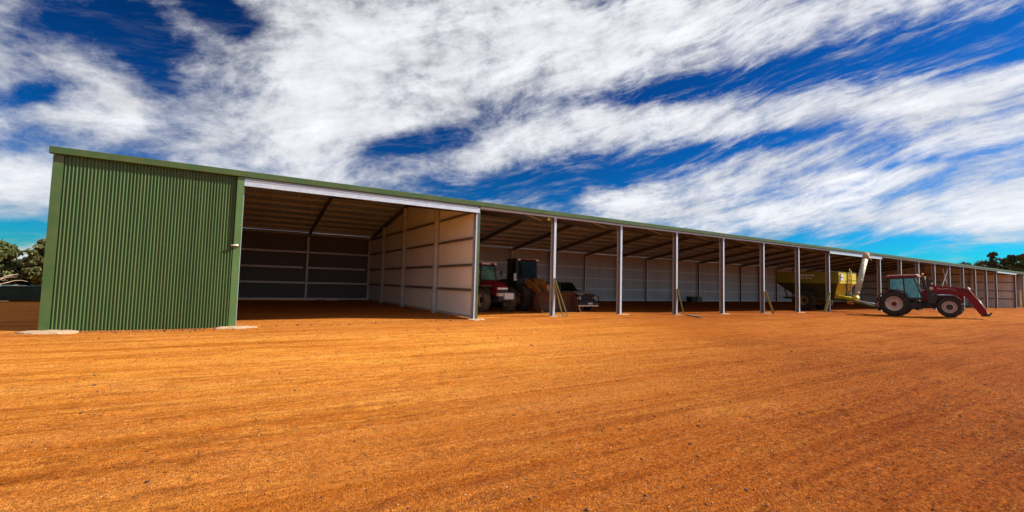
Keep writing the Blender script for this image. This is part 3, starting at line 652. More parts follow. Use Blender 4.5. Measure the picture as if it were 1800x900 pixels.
# ------------------------------------------------------------------ driver
def skin_mesh(name, verts, edges, radii, m, parent=None, sub=2):
    me=bpy.data.meshes.new(name); me.from_pydata(verts,edges,[]); o=bpy.data.objects.new(name,me); col.objects.link(o)
    if parent is not None: o.parent=parent
    md=o.modifiers.new('Skin','SKIN'); me.skin_vertices[0].data
    for i,r in enumerate(radii): me.skin_vertices[0].data[i].radius=(r,r) if not isinstance(r,tuple) else r
    me.skin_vertices[0].data[0].use_root=True
    s_=o.modifiers.new('Sub','SUBSURF'); s_.levels=sub; s_.render_levels=sub
    for p_ in me.polygons: p_.use_smooth=True
    md.use_smooth_shade=True
    me.materials.append(m); return o
def driver():
    root_m=Matrix.Translation(tpos)@Matrix.Rotation(TH,4,'Z')@Matrix.Rotation(R(-2.6),4,'Y')
    z0=1.68
    V=[(.30,0,z0+.10),(.26,0,z0+.28),(.27,0,z0+.46),(.29,0,z0+.56),(.32,0,z0+.66),(.33,0,z0+.76),(.32,0,z0+.84)]; Rr=[(.16,.13),(.15,.12),(.17,.12),(.06,.06),(.085,.08),(.09,.095),(.07,.07)]
    E_=[(i,i+1) for i in range(6)]
    def add(p,r,par): V.append(p); Rr.append((r,r)); E_.append((par,len(V)-1)); return len(V)-1
    n=add((.425,0,z0+.70),.018,4)       # nose
    for sd in (-1,1):
        a=add((.28,sd*.19,z0+.47),.06,2); a=add((.44,sd*.25,z0+.24),.045,a); a=add((.74,sd*.19,z0+.30),.032,a); h=add((.82,sd*.18,z0+.32),.026,a)
        for j in range(4): f=add((.88,sd*(.20-.018*j),z0+.34),.009,h); add((.90,sd*(.20-.018*j),z0+.315),.008,f)
        f=add((.83,sd*.14,z0+.33),.010,h); add((.87,sd*.12,z0+.33),.009,f)
        a=add((.40,sd*.10,z0+.07),.085,0); a=add((.72,sd*.14,z0+.04),.065,a); a=add((.86,sd*.14,z0-.30),.045,a); add((1.00,sd*.14,z0-.35),.04,a)
    o=skin_mesh('person',V,E_,Rr,M['skin']); o.matrix_world=root_m
    tag(o,'seated driver in yellow high visibility shirt and navy trousers inside the tractor cab','person')
    def sub(name,idx,mult,m):
        mp={j:i for i,j in enumerate(idx)}; e=[(mp[a],mp[b]) for a,b in E_ if a in mp and b in mp]
        skin_mesh(name,[V[j] for j in idx],e,[(Rr[j][0]*mult+.008,Rr[j][1]*mult+.008) for j in idx],m,o)
    arms=[8,9,20,21]
    sub('shirt',[1,0,2]+[i for i in (8,9) ]+[i for i in (8+16,9+16) if i<len(V)],1.06,M['hivis'])
    legs=[i for i,p in enumerate(V) if p[2]<z0+.2 and i!=0 and p[2]>z0-.34]
    sub('trousers',[0]+legs,1.06,M['navy'])
    mb=MB(); mb.ball((.31,0,z0+.80),.115,14,8,(1.05,.95,.75)); mb.box(.38,.50,-.07,.07,z0+.79,z0+.80); mb.build('cap',M['navy'],o)
driver()

# ------------------------------------------------------------------ grain cart
def grain_cart():
    t=empty('grain_cart',(43.75,18.0,0),0); tag(t,'yellow and dark green grain cart with tall auger, backed into the shed','grain cart')
    # local: -y forward, x right as seen from camera side -x
    W=1.55; Ln=5.0
    z3,z2,z1=3.31,2.37,1.05
    top=[(-W,0),(W,0),(W,Ln),(-W,Ln)]; bot=[(-.55,.75),(.55,.75),(.55,Ln-1.5),(-.55,Ln-1.5)]
    mb=MB(); V=[(x,y,z3) for x,y in top]+[(x,y,z2) for x,y in top]; th=.04
    V+=[(x*.965,y+(th if y<1 else -th),z3) for x,y in top]
    F=[(0,1,5,4),(1,2,6,5),(2,3,7,6),(3,0,4,7)]+[(i,8+i,8+(i+1)%4,(i+1)%4) for i in range(4)]
    mb.add(V,F)
    for i in range(6): mb.box(-W-.035,-W-.002,.15+i*.93,.21+i*.93,z2,z3-.02)
    mb.box(-W-.05,W+.05,-.05,.0,z3-.08,z3+.02); mb.box(-W-.05,-W-.001,0,Ln,z3-.06,z3+.02)
    up=mb.build('upper_hopper',M['yellow_shaded'],t)
    mb=MB(); V=[(x,y,z2) for x,y in top]+[(x,y,z1) for x,y in bot]; mb.add(V,[(1,2,6,5),(2,3,7,6),(3,0,4,7),(4,5,6,7)])
    mb.build('lower_hopper',M['dgreen'],t)
    mb=MB(); V=[(-W,0,z2),(W,0,z2),(.55,.75,z1),(-.55,.75,z1)]; mb.box(-W+.005,W-.005,-.075,-.052,z2,z3-.09); V+=[(x,y-.01,z) for x,y,z in V]; mb.add([V[4],V[5],V[6],V[7]],[(0,1,2,3)]);
    mb.prism([(-.75,.95),(-.35,.95),(-.35,1.45),(-.95,1.45)],.30,.42,'y'); mb.build('front_panel',M['yellow'],t)
    mb=MB()
    for x in (-.15,.55): mb.box(x,x+.14,-.10,-.01,1.1,z3)
    mb.build('front_rib',M['black'],t)
    # ladder of the front
    mb=MB(); mb.tube([(.2,-.1,1.2),(.2,-.12,3.5),(.35,-.1,3.6)],.02,6); mb.tube([(.5,-.1,1.2),(.5,-.12,3.5)],.02,6)
    for i in range(7): mb.tube([(.2,-.1,1.3+i*.3),(.5,-.1,1.3+i*.3)],.015,6)
    mb.build('ladder',M['yellow'],t)
    mb=MB(); mb.box(-1.30,-.80,-.03,-.02,2.60,3.12); lb=mb.build('label_plate',M['white'],t,(0,-.07,0))
    mb=MB(); mb.box(-1.27,-.83,-.034,-.031,2.83,2.89); mb.build('label_print',M['black'],lb)
    mb=MB(); x=0
    rr=random.Random(3); y=1.75
    for i in range(8): w=.13; mb.box(-W-.045,-W-.037,y,y+w*.8,2.95,3.10); mb.box(-W-.045,-W-.037,y+w*.8,y+w,2.99,3.06); y+=w+.02
    y=1.95
    for i in range(6): mb.box(-W-.045,-W-.037,y,y+.12,2.72+.03*(i%2),2.82+.02*(i%3)); y+=.17
    mb.build('lettering',M['marking'],t)
    mb=MB(); mb.box(-.9,-.75,-.2,Ln-.3,.95,1.12); mb.box(.75,.9,-.2,Ln-.3,.95,1.12)
    for yy in (0,1.4,2.6,3.8,Ln-.5): mb.box(-.75,.75,yy,yy+.14,.93,1.08)
    mb.bar((-.82,-.1,1.02),(-1.95,-2.85,.55),.14,.14); mb.bar((.82,-.1,1.02),(-1.9,-2.85,.55),.12,.12)
    for x_ in (-W+.1,W-.1):
        for yy in (.6,Ln-.6): mb.bar((x_*.55,yy,1.1),(x_,yy,z2-.02),.08,.08)
    mb.tube([(-1.5,2.6,.86),(1.5,2.6,.86)],.09,12); mb.build('chassis',M['dgreen'],t)
    mb=MB(); mb.box(-1.40,-1.05,-.95,-.55,.7,.95,bev=.03); mb.build('drawbar_box',M['orange'],t)
    mb=MB(); mb.tube([(-.9,-.7,1.05),(-1.85,-2.75,.8)],.05,8); mb.build('driveshaft',M['galv'],t)
    wheel(t,0,0,.88,.62,.42,-1,'rim_dark','black',.16,18)
    w=[c for c in t.children if c.name.startswith('wheel')][0]
    w.rotation_euler=(0,0,R(-90)); w.location=(-1.42,2.60,0)
    w2=w.copy(); col.objects.link(w2); w2.parent=t; w2.rotation_euler=(0,0,R(90)); w2.location=(1.42,2.60,0)
    for c in list(w.children): d=c.copy(); col.objects.link(d); d.parent=w2
    # auger (unloading tube), folded upright at the front
    a=Vector((-.85,-.95,1.15)); b=Vector((.66,-1.15,4.72)); dd=(b-a).normalized()
    mb=MB(); mb.tube([a,b],.20,18); mb.tube([a+Vector((.24,-.02,0)),a+dd*2.9+Vector((.24,-.02,0))],.045,8)
    for s_ in (.5,1.6,2.9): mb.tube([a+dd*s_,a+dd*(s_+.05)],.215,18)
    au=mb.build('auger_tube',M['auger'],t)
    mb=MB(); mb.tube([b-dd*.35,b+dd*.22],[.21,.225],16); mb.bar(b-dd*1.15+Vector((.14,-.02,0)),b+dd*.1+Vector((.24,-.02,0)),.18,.2); mb.tube([b+Vector((.1,0,.05)),b+Vector((.75,-.1,-.35))],.04,8); mb.build('spout',M['rust'],au)
    mb=MB(); mb.tube([a-dd*.22,a+dd*.2],.245,14); mb.bar(a+Vector((0,0,-.1)),(-.4,.4,1.25),.26,.3); mb.build('auger_boot',M['yellow'],au)
    mb=MB(); mb.bar(a+dd*1.6,(-.3,.0,2.6),.05,.05); mb.build('auger_stay',M['dgreen'],au)
    return t
grain_cart()

# ------------------------------------------------------------------ wheel loader
def wheel_loader():
    # local x forward, y left
    t=empty('wheel_loader',(16.02,26.1,0),R(-95.5)); tag(t,'orange wheel loader with black cab and rusty bucket parked in the shed','wheel loader')
    for x in (3.3,0.0):
        for sd in (-1,1): wheel(t,x,sd*1.04,.80,.54,.36,sd,'rim_dark','black',.14,16)
    mb=MB(); mb.prism([(-1.5,.9),(1.0,.75),(1.0,1.75),(-.2,1.95),(-1.35,1.85),(-1.55,1.6)],-.75,.75,'y'); mb.build('engine_cover',M['black'],t)
    mb=MB(); mb.box(-.3,1.7,-.85,.85,.7,1.25,bev=.05); mb.box(1.7,2.4,-.3,.3,.6,1.2,bev=.05); mb.box(2.3,4.0,-.6,.6,.55,1.25,bev=.05); mb.prism([(2.4,1.2),(3.9,1.2),(3.4,1.95),(2.7,2.0)],-.35,.35,'y'); mb.build('frame',M['dark_orange'],t)
    for x in (0,3.3):
        for sd in (-1,1): fender(t,x,.80,.93,sd*.74,sd*1.05,40,140,'dark_orange')
    mb=MB(); wy=.70
    for sd in (-1,1):
        mb.bar((.35,sd*wy,1.35),(.45,sd*wy,3.15),.11); mb.bar((1.75,sd*wy,1.35),(1.65,sd*wy,3.15),.11); mb.prism([(.3,1.2),(1.8,1.2),(1.8,1.95),(.3,1.95)],sd*wy-.03,sd*wy+.03,'y'); mb.prism([(.42,1.95),(1.0,1.95),(1.0,3.1),(.42,3.1)],sd*wy-.02,sd*wy+.02,'y')
    mb.box(.3,.36,-wy,wy,1.2,3.1); mb.box(1.74,1.80,-wy,wy,1.2,2.0); mb.build('cab',M['black'],t)
    mb=MB(); mb.box(.25,1.85,-.80,.80,3.14,3.28,bev=.04); rf=mb.build('roof',M['black'],t)
    mb=MB(); mb.box(1.80,1.90,-.72,.72,3.20,3.25); mb.build('roof_trim',M['orange'],rf)
    for sd in (-1,1):
        mb=MB(); mb.box(1.86,1.95,sd*.66-.1,sd*.66+.1,3.12,3.24,bev=.02); mb.build('work_light',M['lens'],rf)
    mb=MB(); mb.add([(1.79,-wy+.05,1.98),(1.79,wy-.05,1.98),(1.69,wy-.05,3.12),(1.69,-wy+.05,3.12)],[(0,1,2,3)]); mb.build('windscreen',M['glass_dark'],t)
    for sd in (-1,1):
        mb=MB(); mb.add([(1.03,sd*.69,1.98),(1.70,sd*.69,1.98),(1.62,sd*.69,3.1),(1.03,sd*.69,3.1)],[(0,1,2,3)]); mb.build('side_window',M['glass_dark'],t)
    mb=MB(); mb.tube([(1.75,-.72,2.1),(2.1,-1.0,2.2)],.015,6); mb.box(2.08,2.13,-1.1,-.92,1.98,2.3,bev=.02); mb.build('mirror',M['white'],t)
    mb=MB(); mb.box(2.0,2.1,-1.08,-.86,1.84,1.98,bev=.02); mb.build('headlight',M['lens'],t)
    for sd in (-1,1):
        y=sd*.52; mb=MB(); mb.prism([(2.55,1.75),(2.75,1.98),(3.4,1.75),(4.3,1.35),(4.95,.62),(5.0,.35),(4.8,.3),(4.1,.95),(3.3,1.35)],y-.07,y+.07,'y'); mb.build('lift_arm',M['orange'],t)
        mb=MB(); mb.tube([(2.7,sd*.3,.95),(3.9,sd*.42,1.15)],.06,10); mb.build('lift_cylinder',M['galv_dusty'],t)
    mb=MB(); mb.bar((3.1,0,1.75),(4.4,0,1.45),.14,.2); mb.bar((4.4,0,1.6),(4.6,0,.6),.12,.2); mb.build('bell_crank',M['orange'],t)
    prof=[(5.0,1.22),(5.1,1.26),(5.35,1.2),(5.18,.95),(5.1,.55),(5.25,.24),(5.55,.14),(6.1,.10),(6.1,.06),(5.4,.05),(5.05,.2),(4.92,.6)]
    mb=MB(); mb.prism(prof,-1.25,1.25,'y')
    for sd in (-1,1): mb.prism([(5.0,1.22),(5.35,1.2),(6.1,.12),(6.1,.06),(5.4,.05),(5.05,.2),(4.92,.6)],sd*1.25,sd*1.22,'y')
    mb.build('bucket',M['bucket'],t)
    return t
wheel_loader()

# ------------------------------------------------------------------ parked ute
def ute():
    t=empty('parked_ute',(19.05,26.0,0),R(-91)); tag(t,'dark utility vehicle with pale dusty bonnet parked behind the loader bucket','ute')
    # local x forward; front at x=4
    mb=MB(); secs=[(2.2,.80,.70,1.22),(2.8,.80,.66,1.20),(3.5,.78,.62,1.14),(3.85,.74,.58,1.04)]; cs=[(-1,0),(-1.0,.65),(-.93,.88),(-.7,1),(0,1.03),(.7,1),(.93,.88),(1.0,.65),(1,0)]; V=[];F=[]; n=len(cs)
    for x,w,z0,z1 in secs:
        for a,b in cs: V.append((x,w*a,z0+(z1-z0)*b))
    for i in range(3):
        for j in range(n-1): F.append((i*n+j,(i+1)*n+j,(i+1)*n+j+1,i*n+j+1))
    F.append(tuple(range(n)));F.append(tuple(3*n+j for j in range(n))); mb.add(V,F); mb.build('body',M['blackcar'],t)
    mb=MB(); mb.add([(2.1,-.76,1.26),(2.1,.76,1.26),(3.5,.74,1.20),(3.88,.70,1.09),(3.88,-.70,1.09),(3.5,-.74,1.20)],[(0,1,2,5),(5,2,3,4)]); b0=len(mb.v)
    mb.add([(2.1,-.76,1.22),(2.1,.76,1.22),(3.5,.74,1.16),(3.88,.70,1.05),(3.88,-.70,1.05),(3.5,-.74,1.16)],[(0,1,2,5),(5,2,3,4)]); b8=b0; mb.add([mb.v[i] for i in (0,1,2,3,4,5,6,7,8,9,10,11)],[(0,1,7,6),(1,2,8,7),(2,3,9,8),(3,4,10,9),(4,5,11,10),(5,0,6,11)]); mb.build('bonnet',M['silver'],t)
    mb=MB(); mb.prism([(-1.4,.62),(2.2,.62),(2.2,1.15),(1.9,1.2),(.1,1.2),(-1.4,1.15)],-.80,.80,'y'); mb.build('lower_body',M['blackcar'],t)
    mb=MB(); 
    for sd in (-1,1):
        mb.bar((2.05,sd*.72,1.2),(1.45,sd*.64,1.80),.06); mb.bar((.15,sd*.74,1.2),(.3,sd*.64,1.8),.10); mb.bar((1.1,sd*.74,1.2),(1.05,sd*.64,1.8),.06)
    mb.box(.25,1.5,-.66,.66,1.78,1.84,bev=.02); mb.build('cab',M['blackcar'],t)
    mb=MB(); mb.add([(2.06,-.66,1.22),(2.06,.66,1.22),(1.47,.60,1.78),(1.47,-.60,1.78)],[(0,1,2,3)]); mb.build('windscreen',M['glass_dark'],t)
    for sd in (-1,1):
        mb=MB(); mb.add([(.2,sd*.735,1.22),(2.0,sd*.72,1.22),(1.42,sd*.635,1.77),(.32,sd*.635,1.77)],[(0,1,2,3)]); mb.build('side_window',M['glass_dark'],t)
        mb=MB(); mb.lathe([(0,-.02),(.095,-.02),(.11,0),(.11,.04)],16,0,0,'z'); o=mb.build('headlight',M['lens'],t,(3.88,sd*.58,.86)); o.rotation_euler=(0,R(-90),0)
        mb=MB(); mb.box(3.86,3.90,sd*.74-.05,sd*.74+.05,.78,.94); mb.build('indicator',M['orangelamp'],t)
        wheel(t,3.1,sd*.72,.37,.24,.2,sd,'galv_dusty','black',.06,22); wheel(t,0,sd*.72,.37,.24,.2,sd,'galv_dusty','black',.06,22)
    mb=MB(); mb.box(-1.9,.05,-.85,.85,.9,.98)
    for sd in (-1,1): mb.box(-1.9,.05,sd*.85-.02,sd*.85+.02,.98,1.22)
    mb.build('tray',M['galv_dusty'],t)
    mb=MB(); mb.box(3.86,3.88,-.45,.45,.72,.98); mb.build('grille',M['crate'],t)
    mb=MB(); mb.box(3.95,4.10,-.86,.86,.42,.62,bev=.03)
    for sd in (-1,1): mb.tube([(4.05,sd*.38,.55),(4.10,sd*.40,1.10)],.035,8); mb.tube([(4.05,sd*.82,.55),(4.05,sd*.80,.95),(4.10,sd*.40,1.08)],.03,8)
    mb.tube([(4.1,-.40,1.09),(4.1,.40,1.09)],.035,8); mb.tube([(4.09,-.40,.82),(4.09,.40,.82)],.03,8); mb.build('bull_bar',M['blackcar'],t)
    mb=MB(); mb.box(3.9,4.0,-.83,.83,.34,.44); mb.build('bumper',M['chrome'],t)
    mb=MB(); mb.box(4.105,4.115,-.10,.28,.47,.58); mb.build('number_plate',M['white'],t)
    mb=MB(); mb.tube([(4.1,.3,1.1),(4.1,.3,2.6)],.006,5); mb.build('aerial',M['black'],t)
    for sd in (-1,1):
        mb=MB(); mb.box(1.75,1.85,sd*.95-.1,sd*.95+.1,1.2,1.36,bev=.02); mb.build('mirror',M['blackcar'],t)
ute()

# ------------------------------------------------------------------ small things in and around the shed
bx=MB(); bx.box(-.55,.55,-.4,.4,0,.66,bev=.03); bx.box(-.58,.58,-.43,.43,.56,.60); o=bx.build('storage_crate',M['crate'],None,(47.0,35.6,0)); tag(o,'black crate on the shed floor against the back wall','crate')
bx=MB(); bx.box(-.42,.42,-.4,.4,0,.62,bev=.02); bx.box(-.03,.03,-.405,.405,.61,.63); o=bx.build('storage_box',M['cardboard'],None,(48.0,35.6,0)); tag(o,'tan box standing right of the black crate by the back wall','box')
def clod(x,y,r,label,grp):
    mb=MB(); mb.ball((0,0,0),r,9,6,(1.3,1,.6)); mb.v=[(a*(1+.3*random.uniform(-1,1)),b*(1+.3*random.uniform(-1,1)),c*(1+.3*random.uniform(-1,1))) for a,b,c in mb.v]
    o=mb.build('earth_clod',M['rubble'],None,(x,y,gz(x,y)+r*.2)); tag(o,label,'clod',grp); return o
CL='small dark earth clod on the floor of the open bay near the partition'
for i in range(16): clod(8.6-abs(random.gauss(0,.9)),19.0+random.random()*5,random.uniform(.04,.10),CL,'earth clods by the partition')
for i in range(6): clod(5.2+random.gauss(0,.3),34.5+random.gauss(0,.3),random.uniform(.10,.22),'lump in the small dark dirt heap on the floor by the back wall','lumps of the dirt heap by the back wall')
# teal trough on the left
def trough():
    t=empty('livestock_trough',(-12.6,35.2,0),R(2)); tag(t,'long dark teal steel trough in the shade behind the green wall','trough')
    mb=MB(); L_,W_=4.6,1.0
    o=[(-L_,-W_),(L_,-W_),(L_,W_),(-L_,W_)]; i_=[(-L_+.25,-W_+.25),(L_-.25,-W_+.25),(L_-.25,W_-.25),(-L_+.25,W_-.25)]
    V=[(x*.93,y*.8,.08) for x,y in o]+[(x,y,.78) for x,y in o]+[(x*.98,y*.9,.78) for x,y in o]+[(x*.9,y*.7,.16) for x,y in o]
    F=[(3,2,1,0)]+[(k,(k+1)%4,4+(k+1)%4,4+k) for k in range(4)]+[(4+k,4+(k+1)%4,8+(k+1)%4,8+k) for k in range(4)]+[(8+k,8+(k+1)%4,12+(k+1)%4,12+k) for k in range(4)]+[(12,13,14,15)]
    mb.add(V,F); mb.build('basin',M['teal'],t)
    mb=MB(); pts=[(x,y,.79) for x,y in o]; mb.tube(pts+[pts[0]],.045,8,False); mb.build('rim',M['teal'],t)
    mb=MB()
    for x in (-3.5,-1.2,1.2,3.5): mb.box(x-.08,x+.08,-.85,.85,0,.09)
    mb.build('skid',M['black'],t)
trough()
def branches(name,label,loc,n,L0,r0,seed,m,cat):
    rr=random.Random(seed); mb=MB()
    for i in range(n):
        a=rr.uniform(0,6.28); p=Vector((rr.uniform(-.8,.8),rr.uniform(-.4,.4),.1)); d=Vector((math.cos(a),math.sin(a)*.5,rr.uniform(.2,1.1))).normalized(); pts=[p]
        for j in range(5): d=(d+Vector((rr.uniform(-.4,.4),rr.uniform(-.3,.3),rr.uniform(-.5,.15)))).normalized(); p=p+d*L0/5; p.z=max(p.z,.05); pts.append(p.copy())
        mb.tube(pts,[r0*(1-.15*k) for k in range(6)],6)
        if rr.random()<.7: q=pts[2]; d2=(d+Vector((rr.uniform(-1,1),0,.6))).normalized(); mb.tube([q,q+d2*L0*.3,q+d2*L0*.5+Vector((0,0,-.1))],[r0*.5,r0*.35,r0*.15],5)
    o=mb.build(name,m,None,loc); tag(o,label,cat); return o
branches('dead_branches','heap of bleached dead branches standing behind the teal trough',(-12.1,37.8,.55),34,1.5,.030,5,M['deadwood'],'branches')
plank((-11.4,33.4,.05),(-10.0,33.3,.06),.16,.07,'short pale timber lying on shaded ground in front of the teal trough','timber_pale','loose_timber',None)

# ------------------------------------------------------------------ trees
def tree(name,label,x,y,h,cw,leaf,seed,group=None,nclump=60,leafn=60,ls=.22,low=.15,shape='round',lean=0.):
    rr=random.Random(seed); nr=np.random.default_rng(seed)
    root=empty(name,(x,y,0),rr.uniform(0,6)); tag(root,label,'tree',group)
    mb=MB(); tips=[]
    nt_=rr.choice((1,2,2,3))
    for s_ in range(nt_):
        p=Vector((rr.uniform(-.2,.2),rr.uniform(-.2,.2),-.1)); d=Vector((rr.uniform(-.3,.3)+lean,rr.uniform(-.3,.3),1)).normalized(); pts=[p]; L_=h*.72
        for j in range(6): d=(d+Vector((rr.uniform(-.18,.18),rr.uniform(-.18,.18),.12))).normalized(); p=p+d*L_/6; pts.append(p.copy())
        r0=.035*h/(nt_**.5); mb.tube(pts,[r0*(1-.13*k) for k in range(7)],8)
        for j in range(2,7):
            for q in range(2):
                a=rr.uniform(0,6.28); e=pts[j]+Vector((math.cos(a),math.sin(a),rr.uniform(.1,.7)))*cw*rr.uniform(.3,.75); m_=(pts[j]+e)/2+Vector((0,0,-.05*h*rr.random()))
                mb.tube([pts[j],m_,e],[r0*.4,r0*.25,r0*.08],5); tips.append(e)
    mb.build('trunk',M['bark'],root)
    # crown: leaf clumps with uneven outline
    C=[]
    for i in range(nclump):
        if i<len(tips): c=tips[i]
        else:
            a=rr.uniform(0,6.28); u=rr.uniform(low,1)
            wdt = math.sin(math.pi*min(1,max(.08,(u-low)/(1-low))**.75*.93+.05))**.6
            rad=cw*wdt*math.sqrt(rr.random())*rr.uniform(.75,1.12); c=Vector((math.cos(a)*rad,math.sin(a)*rad,h*u))
        C.append(c)
    C=np.array([tuple(c) for c in C]); n=len(C)*leafn
    cen=np.repeat(C,leafn,0); sz=np.repeat(nr.uniform(.45,1.1,len(C)),leafn)*cw*.24
    g=nr.normal(size=(n,3)); g/=np.linalg.norm(g,axis=1)[:,None]; p=cen+g*(nr.random((n,1))**.45)*sz[:,None]*np.array([1.2,1.2,.8])
    p[:,2]=np.maximum(p[:,2],.15)
    u=nr.normal(size=(n,3)); u/=np.linalg.norm(u,axis=1)[:,None]; w=np.cross(u,nr.normal(size=(n,3))); w/=np.linalg.norm(w,axis=1)[:,None]
    s2=(ls*(.5+nr.random((n,1)))); a1=u*s2; b1=w*s2*.42
    V=np.stack([p-a1,p+b1,p+a1,p-b1],1).reshape(-1,3)
    me=bpy.data.meshes.new('crown'); me.vertices.add(len(V)); me.vertices.foreach_set('co',V.astype(np.float32).ravel()); me.loops.add(4*n); me.loops.foreach_set('vertex_index',np.arange(4*n,dtype=np.int32)); me.polygons.add(n); me.polygons.foreach_set('loop_start',np.arange(0,4*n,4,dtype=np.int32)); me.update(calc_edges=True)
    me.materials.append(M[leaf]); o=bpy.data.objects.new('crown',me); col.objects.link(o); o.parent=root
LG='dense scrub trees behind the trough on the left'
for i,(x,y,h,cw,lf,lab) in enumerate([
    (-20.9,56,3.6,2.3,'leaf_brown','low ochre green bush at the left edge of the photo'),
    (-18.2,57,4.0,2.1,'leaf_green','rounded olive tree, broadest of the trees above the teal trough'),
    (-15.6,59,3.2,1.9,'leaf_dark','dark lower bush between the rounded olive tree and the tall thin tree'),
    (-14.6,56,4.45,1.35,'leaf_green','tall thin loose tree nearest the green shed wall'),
    (-12.4,57,3.4,2.0,'leaf_brown','brownish bush partly hidden behind the left corner of the shed'),
    (-24.5,62,4.4,2.6,'leaf_dark','dark tree at the left edge standing behind the ochre bush')]):
    tree('scrub_tree',lab,x,y,h,cw,lf,50+i,LG,120,170,.13,.02)
mb=MB()
def scrub(n,x0,x1,y0,y1,h,ls,seed):
    nr=np.random.default_rng(seed); x=nr.uniform(x0,x1,n); y=nr.uniform(y0,y1,n); hh=h*(.55+.45*np.sin(x*.7)*np.sin(y*.5+x*.23))
    p=np.stack([x,y,nr.random(n)**1.1*hh],-1); u=nr.normal(size=(n,3)); u/=np.linalg.norm(u,axis=1)[:,None]; w=np.cross(u,nr.normal(size=(n,3))); w/=np.linalg.norm(w,axis=1)[:,None]
    s2=ls*(.5+nr.random((n,1))); V=np.stack([p-u*s2,p+w*s2*.45,p+u*s2,p-w*s2*.45],1).reshape(-1,3)
    me=bpy.data.meshes.new('scrub'); me.vertices.add(len(V)); me.vertices.foreach_set('co',V.astype(np.float32).ravel()); me.loops.add(4*n); me.loops.foreach_set('vertex_index',np.arange(4*n,dtype=np.int32)); me.polygons.add(n); me.polygons.foreach_set('loop_start',np.arange(0,4*n,4,dtype=np.int32)); me.update(calc_edges=True); return me
sc_=bpy.data.objects.new('scrub',scrub(60000,-60,-8,60,72,2.3,.17,4)); col.objects.link(sc_); sc_.data.materials.append(M['leaf_dark']); tag(sc_,'mass of low dark scrub filling in behind the trees on the left','scrub',kind='stuff')
RG='trees rising over the far right end of the shed roof'
def azx(px,X): return X/math.tan(R(31.1)+math.atan((px-900)/795.6))
for i,(px,x,h,cw,lf,lab,lw) in enumerate([
    (1702,178,10.4,4.6,'leaf_dark','low dark tree leftmost above the far shed roof',.2),
    (1731,182,11.0,5.2,'leaf_brown','wide rounded brown green tree above the far shed roof',.2),
    (1748,176,13.4,2.0,'leaf_dark','thin tall open tree standing above its neighbours over the far shed roof',.62),
    (1757,186,10.8,3.6,'leaf_brown','ochre tree between the thin tall tree and the dark crowns',.2),
    (1768,178,11.9,1.9,'leaf_green','narrow olive crown just left of the dark upright crown',.2),
    (1781,180,12.8,2.1,'leaf_dark','dark upright crown, second from the right edge above the shed',.2),
    (1803,176,12.6,3.0,'leaf_green','tall green crown at the right edge of the photo',.2),
    (1790,196,10.6,5.5,'leaf_brown','ochre tree behind the upright dark crowns on the right',.2)]):
    tree('gum_tree',lab,x,azx(px,x),h,cw,lf,80+i,RG,120 if cw>2.05 else 70,150,.26,lw)

# ------------------------------------------------------------------ sky, sun
A_, E_l = 66., 40.          # sun: degrees from the -Y axis towards +X, and elevation
sd=Vector((math.sin(R(A_))*math.cos(R(E_l)), -math.cos(R(A_))*math.cos(R(E_l)), math.sin(R(E_l))))
sun=bpy.data.lights.new('sun','SUN'); sun.energy=5.0; sun.angle=R(.5); sun.color=(1,.94,.86)
so=bpy.data.objects.new('sun',sun); col.objects.link(so); so.rotation_mode='QUATERNION'; so.rotation_quaternion=sd.to_track_quat('Z','Y'); so.location=(0,0,40)
world=bpy.data.worlds.new('World'); scene.world=world; world.use_nodes=True; nt=world.node_tree; nt.nodes.clear(); L=nt.links.new
out=nd(nt,'ShaderNodeOutputWorld'); bg=nd(nt,'ShaderNodeBackground'); L(bg.outputs[0],out.inputs[0]); bg.inputs[1].default_value=.10
sky=nd(nt,'ShaderNodeTexSky'); sky.sky_type='NISHITA'; sky.sun_disc=False; sky.sun_elevation=R(E_l); sky.sun_rotation=math.atan2(sd.x,sd.y); sky.air_density=1.; sky.dust_density=.4; sky.ozone_density=3.
tc=nd(nt,'ShaderNodeTexCoord'); nrm=nd(nt,'ShaderNodeVectorMath',operation='NORMALIZE'); L(tc.outputs['Generated'],nrm.inputs[0])
sp=nd(nt,'ShaderNodeSeparateXYZ'); L(nrm.outputs[0],sp.inputs[0])
def mth(op,*a):
    n=nd(nt,'ShaderNodeMath',operation=op)
    for i,v in enumerate(a):
        if isinstance(v,(int,float)): n.inputs[i].default_value=v
        else: L(v,n.inputs[i])
    return n.outputs[0]
